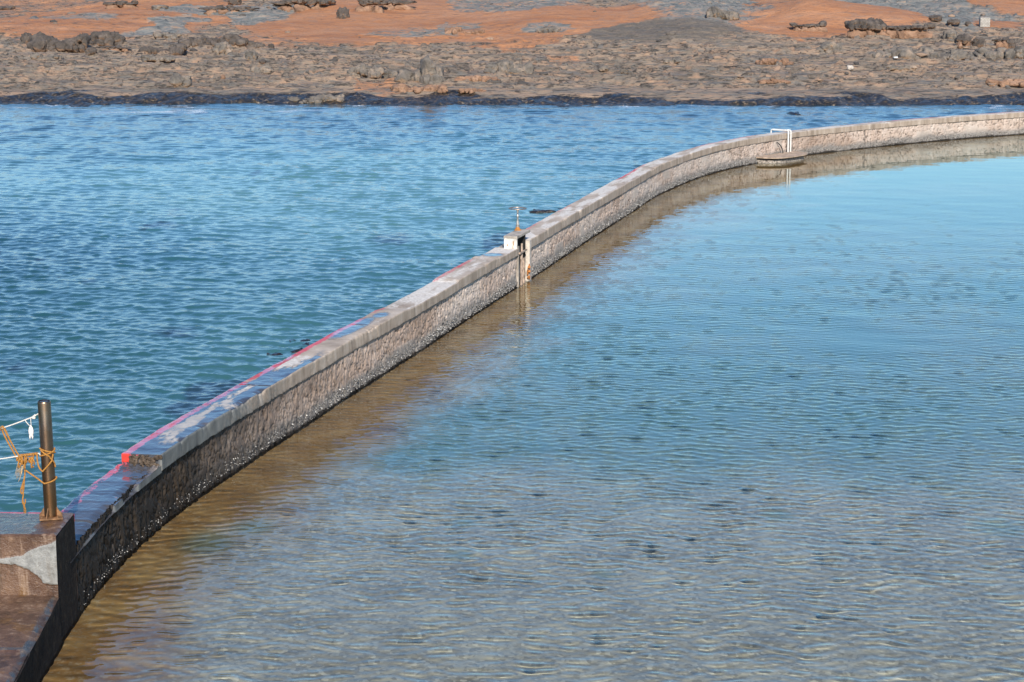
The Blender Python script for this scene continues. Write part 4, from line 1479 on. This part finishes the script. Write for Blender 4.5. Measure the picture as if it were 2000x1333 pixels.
def rock_material(name, dark, mid, light, rim):
    t = NT(name)
    n1 = t.noise(1.6, 6, .65); n2 = t.noise(7, 5, .65)
    c = t.ramp(n1, [(.3, dark), (.52, mid), (.72, light)])
    c = t.mix(t.rng(n2, .52, .72, 0, .5), c, dark)
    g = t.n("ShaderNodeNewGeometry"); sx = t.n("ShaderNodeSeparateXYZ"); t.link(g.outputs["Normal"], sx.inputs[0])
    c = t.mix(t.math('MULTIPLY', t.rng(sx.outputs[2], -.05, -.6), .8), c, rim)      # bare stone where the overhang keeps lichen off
    v = t.voro(3.2, feature='F1')
    h = t.math('ADD', t.math('MULTIPLY', v, .6), n2)
    return t.done(c, .95, t.bump(h, .9, .10))


DARK_ROCK = rock_material("weathered_dark_rock", (.036, .030, .026), (.095, .076, .063), (.18, .142, .115), (.30, .18, .11))
GREY_ROCK = rock_material("grey_tan_rock", (.065, .058, .050), (.17, .145, .12), (.34, .245, .175), (.42, .27, .17))
TAN_ROCK = rock_material("bare_tan_rock", (.14, .08, .05), (.27, .155, .095), (.38, .235, .155), (.30, .17, .10))
KELP_ROCK = NT("weedy_reef_rock")
_k = KELP_ROCK.noise(7, 5, .7)
KELP_M = KELP_ROCK.done(KELP_ROCK.ramp(_k, [(.35, (.008, .008, .010)), (.55, (.022, .018, .016)), (.7, (.09, .06, .035))]), .3, KELP_ROCK.bump(_k, .8, .05))
MATS = dict(d=DARK_ROCK, g=GREY_ROCK, t=TAN_ROCK)


def outcrop(kind, label, x0, x1, yt, yb, lumps, mat_, ped, seed, group=None, cat=None):
    """one body of rock; x0..yb its extent in the photo, lumps fused side by side; ped = bare tan foot"""
    p = land_hit((x0 + x1) / 2, yb)
    p = p - Vector((0, 0, .24 * (yb - yt) * p.y / FPX))
    sc = p.y / FPX
    w, h = (x1 - x0) * sc, (yb - yt) * sc * 1.16
    rg = random.Random(seed)
    vs, fs, nb = [], [], 0
    capz = h * (.62 if ped else .42)
    caph = h * (.46 if ped else .62)
    depth = max(h * 1.1, min(w * .45, 1.3))
    ph = rg.uniform(0, 50)
    prof = lambda u: h * np.clip(.80 + .34 * float(vnoise(np.array(u * w / h * 1.5 + ph), np.array(3.3), seed=seed)) - .9 * max(0, abs(u) - .38), .3, 1.02)
    if lumps == 1:
        V, F = lump((p.x, p.y + w * .3, p.z + (h * .62 if ped else h * .44)), (w * .56, w * .5, h * .42 if ped else h * .60), seed * 31, .24, .7, True, 2.6)
        vs.append(V); fs.append(F)
    else:
        lo = .52 if ped else .0
        N = min(54, max(6, int(lumps * 3.2)))
        for i in range(N):
            u = ((i + rg.uniform(.2, .8)) / N - .5) * .96
            top = prof(u)
            hh = max(top - lo * h, h * .22)
            rz = hh * rg.uniform(.26, .50)
            rx = min(max(w / N * rg.uniform(.9, 2.0), rz * rg.uniform(.7, 1.2)), w * .30, 1.0 * w / lumps + .2 * rz)
            ry = min(rz * rg.uniform(1.0, 1.7), depth)
            zc = top - rz if i % 3 != 1 else lo * h + rz * rg.uniform(.5, 1.1)
            yc = depth * (rg.uniform(.25, .75) if i % 3 != 1 else rg.uniform(.0, .3))
            x = p.x + np.clip(u * w, -w / 2 + rx * .8, w / 2 - rx * .8)
            V, F = lump((x, p.y + yc, p.z + zc), (rx, ry, rz), seed * 31 + i * 7, .30, 0, False, 2.8)
            vs.append(V); fs.append(F + nb); nb += len(V)
        M = max(2, N // 3)      # low body that fuses the lumps
        for i in range(M):
            u = (i + .5) / M - .5
            rx = w / M * .62
            base = lo * h if ped else -.05 * h
            rz = max(prof(u) - base, .2 * h) * .46
            V, F = lump((p.x + u * (w - rx * .5), p.y + depth * .5, p.z + base + rz), (rx, max(depth * .5, rx * .5), rz), seed * 13 + i * 5, .26, 0, False, 3.2)
            vs.append(V); fs.append(F + nb); nb += len(V)
    cap = mesh_from("cap" if ped else kind, np.concatenate(vs), np.concatenate(fs), MATS[mat_], attrs=None)
    if not ped:
        me = cap.data      # origin at the base
        me.transform(Matrix.Translation(-p)); cap.location = p
        tag(cap, label, cat or kind.replace('_', ' '), group)
        return cap
    root = thing(kind, label, cat or kind.replace('_', ' '), tuple(p), group)
    keep_world(cap, root)
    vs, fs, nb = [], [], 0
    m = max(2, lumps // 2 + 1)
    for i in range(m):
        u = (i + .5) / m - .5
        rx = w / m * .56
        V, F = lump((p.x + u * w * .84, p.y + .35 * rx + .2 * h, p.z + h * .16), (rx * rg.uniform(.8, 1.1), max(rx * .6, h * .6), h * rg.uniform(.36, .46)), seed * 17 + i, .34, 0, False, 2.2)
        vs.append(V); fs.append(F + nb); nb += len(V)
    foot = mesh_from("eroded_foot", np.concatenate(vs), np.concatenate(fs), TAN_ROCK)
    keep_world(foot, root)
    return root


LROW = "dark rocks in the left row"
RK = [
    # kind, label, x0, x1, ytop, ybottom, lumps, material, foot, seed
    ("rock_slab", "low dark slab at the upper left edge of the shore", -30, 26, 10, 18, 2, 'd', 0, 1),
    ("rock_outcrop", "dark twin-humped outcrop with pale foot, high on the left slope", 200, 268, 0, 17, 3, 'd', 1, 2),
    ("rock_slab", "flat grey slab just right of the high twin-humped outcrop", 291, 328, 10, 19, 1, 'g', 0, 3),
    ("rock_ledge", "long dark ledge with ragged underside, below a lone boulder", 392, 500, 10, 26, 6, 'd', 1, 4),
    ("boulder", "dark boulder perched above the long ragged ledge", 446, 470, -4, 9, 1, 'd', 0, 5),
    ("rock_ledge", "big dark overhanging slab on orange sandstone, upper left of centre", 532, 650, -8, 21, 5, 'd', 1, 6),
    ("boulder", "lone round dark boulder on orange sand right of the big overhanging slab", 658, 681, 14, 37, 1, 'd', 0, 7),
    ("mushroom_rock", "dark capped mushroom rock on an orange stem, left half of the pair", 700, 748, -10, 24, 2, 'd', 1, 8),
    ("mushroom_rock", "dark capped mushroom rock on an orange stem, right half of the pair", 744, 802, -12, 20, 3, 'd', 1, 9),
    ("rock_slab", "leaf-shaped flat grey slab half buried in orange sand", 298, 350, 56, 74, 2, 'g', 0, 10),
    ("boulder", "round boulder at the left end of the dark row", 40, 63, 64, 82, 1, 'd', 0, 11),
    ("boulder", "small low boulder right of the round boulder in the left row", 62, 83, 72, 80, 1, 'd', 0, 12),
    ("rock_outcrop", "knobbly dark outcrop of many lumps in the left row", 60, 167, 66, 97, 9, 'd', 0, 13),
    ("rock_outcrop", "dark outcrop of two big rounded humps in the left row", 165, 241, 63, 88, 4, 'd', 0, 14),
    ("boulder", "single boulder below the two big rounded humps", 166, 188, 94, 107, 1, 'd', 0, 15),
    ("rock_ledge", "flat dark ledge with pale underside below the two big humps", 193, 254, 89, 99, 5, 'd', 1, 16),
    ("rock_ledge", "low brown ledge nearest the sea at the far left", 48, 114, 103, 117, 5, 'g', 0, 17),
    ("rock_outcrop", "low lumpy dark ledge in the middle of the left rows", 268, 357, 86, 104, 9, 'd', 0, 18),
    ("rock_ledge", "broken grey ledge below the low lumpy dark one", 277, 337, 106, 118, 5, 'g', 0, 19),
    ("rock_outcrop", "tall lumpy outcrop of dark knobs, left part, at the right of the left row", 346, 428, 67, 90, 6, 'd', 0, 20),
    ("rock_outcrop", "biggest dark knob at the right end of the left row", 430, 478, 63, 88, 3, 'd', 0, 21),
    ("rock_outcrop", "grey-brown pitted lump in front of the biggest dark knob", 416, 450, 79, 104, 3, 'g', 0, 22),
    ("rock_outcrop", "small string of dark knobs trailing right from the left row", 484, 516, 81, 94, 5, 'd', 0, 23),
    ("boulder", "tiny dark boulder at the right tip of the left row", 524, 535, 85, 94, 1, 'd', 0, 24),
    ("rock_pillar", "tan and grey stumpy rock pillar standing alone right of the left rows", 480, 501, 93, 112, 3, 'g', 0, 25),
    ("boulder", "small dark boulder with pale foot above a grey slab", 502, 520, 119, 128, 1, 'd', 1, 26),
    ("rock_slab", "small grey slab with a tan edge below the stumpy pillar", 492, 532, 128, 141, 2, 'g', 0, 27),
    ("rock_pillar", "tallest knobbly grey pillar at the middle of the shore", 822, 862, 104, 162, 4, 'g', 0, 28),
    ("rock_outcrop", "squat tan lump at the left end of the mid-shore row", 683, 719, 130, 152, 3, 'g', 0, 29),
    ("rock_outcrop", "rounded grey lump second from the left in the mid-shore row", 719, 744, 131, 152, 2, 'g', 0, 30),
    ("rock_outcrop", "grey lump with a lit right face in the middle of the mid-shore row", 743, 774, 131, 152, 2, 'g', 0, 31),
    ("rock_outcrop", "wide tan-grey lump beside the tallest pillar in the mid-shore row", 779, 826, 130, 157, 4, 'g', 0, 32),
    ("rock_ledge", "rough brown ledge right of the tallest pillar", 950, 1040, 117, 141, 7, 'g', 0, 33),
    ("rock_ledge", "bright tan broken ledge below the tallest pillar", 764, 872, 163, 181, 7, 't', 0, 34),
    ("rock_ledge", "pale tan ledge right of the tallest pillar, near the water", 884, 972, 146, 160, 5, 't', 0, 35),
    ("rock_ledge", "thin tan ledge above the weed at mid shore", 896, 950, 173, 181, 5, 't', 0, 36),
    ("rock_slab", "small dark rock on the bare grey flat right of the middle", 1170, 1188, 134, 143, 1, 'g', 0, 37),
    ("rock_slab", "larger dark rock on the bare grey flat right of the middle", 1208, 1228, 136, 144, 2, 'g', 0, 38),
    ("rock_ledge", "rough brown ledge on the grey flat below the gravel bank", 1296, 1330, 112, 121, 3, 'g', 0, 39),
    ("rock_outcrop", "tumbled grey-brown rocks in the gully at the top of the shore", 1384, 1442, 12, 34, 13, 'g', 0, 40),
    ("rock_arch", "row of dark caps over an orange mound, smaller of two, at right", 1545, 1616, 40, 62, 6, 'd', 1, 41),
    ("rock_outcrop", "long row of dark caps over orange sandstone, larger of two, at right", 1656, 1826, 38, 72, 13, 'd', 1, 42),
    ("rock_outcrop", "two grey knobs below the smaller row of dark caps", 1600, 1642, 81, 104, 3, 'g', 0, 43),
    ("rock_slab", "flat dark boulder in the teal hollow, upper of two", 1814, 1843, 30, 41, 1, 'd', 0, 44),
    ("rock_slab", "flat dark boulder in the teal hollow, lower of two", 1853, 1876, 38, 48, 1, 'd', 0, 45),
    ("boulder", "small boulder left of the pale stone block", 1886, 1897, 44, 52, 1, 'd', 0, 46),
    ("rock_outcrop", "craggy brown knob left of the squared boulder at right", 1852, 1884, 52, 84, 4, 'g', 0, 47),
    ("boulder", "squared dark boulder with a tan face, right part of the shore", 1868, 1898, 67, 91, 1, 'd', 1, 48),
    ("boulder", "rounded dark boulder right of the squared one", 1901, 1922, 71, 91, 1, 'd', 0, 49),
    ("boulder", "dark peaked boulder with a tan face near the right edge", 1944, 1974, 68, 92, 2, 'd', 1, 50),
    ("boulder", "low dark boulder at the right edge beside the peaked one", 1966, 1986, 78, 93, 1, 'd', 0, 51),
    ("rock_ledge", "long crumbling brown ledge at right below the boulders", 1700, 2040, 92, 116, 18, 'g', 0, 52),
    ("rock_ledge", "low tan ledge below the two grey knobs", 1478, 1552, 114, 127, 6, 't', 0, 53),
    ("rock_slab", "low tan-grey rock right of the white stone on the flat", 1735, 1792, 129, 138, 3, 'g', 0, 54),
    ("rock_ledge", "string of small tan ledges on the flat at right of centre", 1484, 1545, 151, 162, 5, 't', 0, 55),
    ("rock_ledge", "tan ledge nearest the water at the far right", 1930, 2010, 154, 168, 4, 't', 0, 56),
    ("rock_slab", "rough dark patch of rock, low on the left flat", 335, 372, 144, 166, 3, 'g', 0, 57),
    ("boulder", "small tan boulder on the left flat near the weed", 430, 440, 147, 155, 1, 't', 0, 58),
    ("rock_ledge", "brown weedy rock bulging over the weed left of centre", 560, 670, 184, 202, 6, 'g', 0, 59),
    ("rock_outcrop", "crumpled tan rock on orange sand above centre", 870, 945, 52, 68, 6, 't', 0, 60),
    ("rock_outcrop", "crumpled grey rock on orange sand right of the crumpled tan one", 1050, 1090, 52, 64, 4, 'g', 0, 61),
]
for kind, label, x0, x1, yt, yb, n, mk, ped, sd in RK:
    outcrop(kind, label, x0, x1, yt, yb, n, mk, ped, sd)

# squared stone block, scored like masonry
p = land_hit(1925, 54)
sc = p.y / FPX
b = MB()
w_, h_ = 20 * sc, 17 * sc
b.box(p + Vector((0, .3, h_ * .45)), (w_ * .95, .5, h_ * 1.1), Matrix.Rotation(R(-4), 3, 'Z'), .03)
t = NT("pale_masonry")
br = t.n("ShaderNodeTexBrick")
t.link(t.mapped((1, 1, 1), rot=(R(90), 0, 0)), br.inputs[0])
br.inputs["Scale"].default_value = 3.2
br.inputs["Color1"].default_value = (.46, .42, .37, 1); br.inputs["Color2"].default_value = (.34, .31, .27, 1); br.inputs["Mortar"].default_value = (.12, .11, .10, 1)
tag(b.build("stone_block", t.done(t.mix(t.rng(t.noise(5, 5), .4, .7, 0, .6), br.outputs[0], (.24, .21, .18)), .9)), "pale squared stone block standing in the teal hollow at upper right", "stone block")
p = land_hit(1660, 137)
V, F = lump((0, 0, .10), (.17, .15, .14), 71, .25)
o = mesh_from("stone", V, F, plain("bleached_stone", (.46, .40, .34), .9, var=.15)); o.location = p
tag(o, "small bleached white stone alone on the grey flat at right", "stone")
p = land_hit(1749, 117)
b = MB().box((0, 0, .05), (.20, .12, .07), Matrix.Rotation(.3, 3, 'Z'), .01)
o = b.build("foam_box", plain("white_foam", (.6, .6, .58), .7, var=.05)); o.location = p
tag(o, "tiny white scrap of foam below the crumbling brown ledge", "litter")


# reefs just breaking the surface of the sea
def reef(label, px, py, wx, wy, h, n, seed):
    p = Vector(at_z(px, py, 0))
    rg = random.Random(seed)
    vs, fs, nb = [], [], 0
    for i in range(n):
        c = (rg.uniform(-.5, .5) * wx, rg.uniform(-.5, .5) * wy, -.05 + rg.uniform(-.06, .02))
        V, F = lump(c, (wx / n * rg.uniform(.8, 1.5), wy / n * rg.uniform(.9, 1.6), h * rg.uniform(.7, 1.2)), seed + i, .35)
        vs.append(V); fs.append(F + nb); nb += len(V)
    o = mesh_from("reef", np.concatenate(vs), np.concatenate(fs), KELP_M)
    o.location = p
    tag(o, label, "reef", "reefs in the sea")


reef("weedy dark reef awash beside the wall, nearer and larger of two", 545, 697, .55, .8, .075, 6, 81)
reef("small brown-tipped reef just behind the nearer dark one", 592, 668, .38, .7, .08, 5, 82)
reef("dark weedy reef awash by the wall beyond the handwheel", 1075, 408, 1.0, 1.8, .075, 7, 83)
reef("tiny dark rock alone in the sea above the far wall", 1556, 222, .35, .8, .13, 2, 84)


# loose rubble strewn over the foreshore (uncountable)
def build_rubble():
    rg = np.random.default_rng(77)
    n = 1100
    X = rg.uniform(-34, 34, n); Y = 86 + 42 * rg.uniform(0, 1, n) ** 1.7
    z, org, gry, gra, kelp, st = land_fields(X, Y)
    dens = np.clip(.45 + 1.3 * fbm(X / 4, Y / 2.5, oct=3, seed=701), 0, 1) * (1 - .8 * org)
    k = rg.uniform(0, 1, n) < dens
    X, Y, z = X[k], Y[k], z[k]
    ic = bmesh.new(); bmesh.ops.create_icosphere(ic, subdivisions=2, radius=1)
    V = np.array([v.co[:] for v in ic.verts]); F = np.array([[v.index for v in f.verts] for f in ic.faces]); ic.free()
    vs, fs, sh = [], [], []
    for i in range(len(X)):
        r = .04 + .13 * rg.uniform() ** 3
        q = 1 + .45 * vnoise(V[:, 0] * 1.4 + i, V[:, 1] * 1.4, V[:, 2] * 1.4, seed=i)
        P = V * q[:, None] * np.array([r * rg.uniform(.9, 2.2), r * rg.uniform(.8, 1.4), r * rg.uniform(.5, .95)])
        vs.append(P + np.array([X[i], Y[i], z[i] + .15 * r])); fs.append(F + i * len(V)); sh.append(np.full(len(V), rg.uniform()))
    t = NT("shore_rubble")
    c = t.ramp(t.attr("shade"), [(0, (.05, .044, .04)), (.45, (.14, .115, .095)), (.75, (.22, .15, .105)), (1, (.30, .20, .135))])
    c = t.mix(t.rng(t.noise(9, 4), .5, .7, 0, .6), c, (.06, .05, .045))
    o = mesh_from("rubble", np.concatenate(vs), np.concatenate(fs), t.done(c, .95), attrs=dict(shade=np.concatenate(sh)))
    tag(o, "loose stones strewn over the grey rock shore", kind="stuff")


build_rubble()
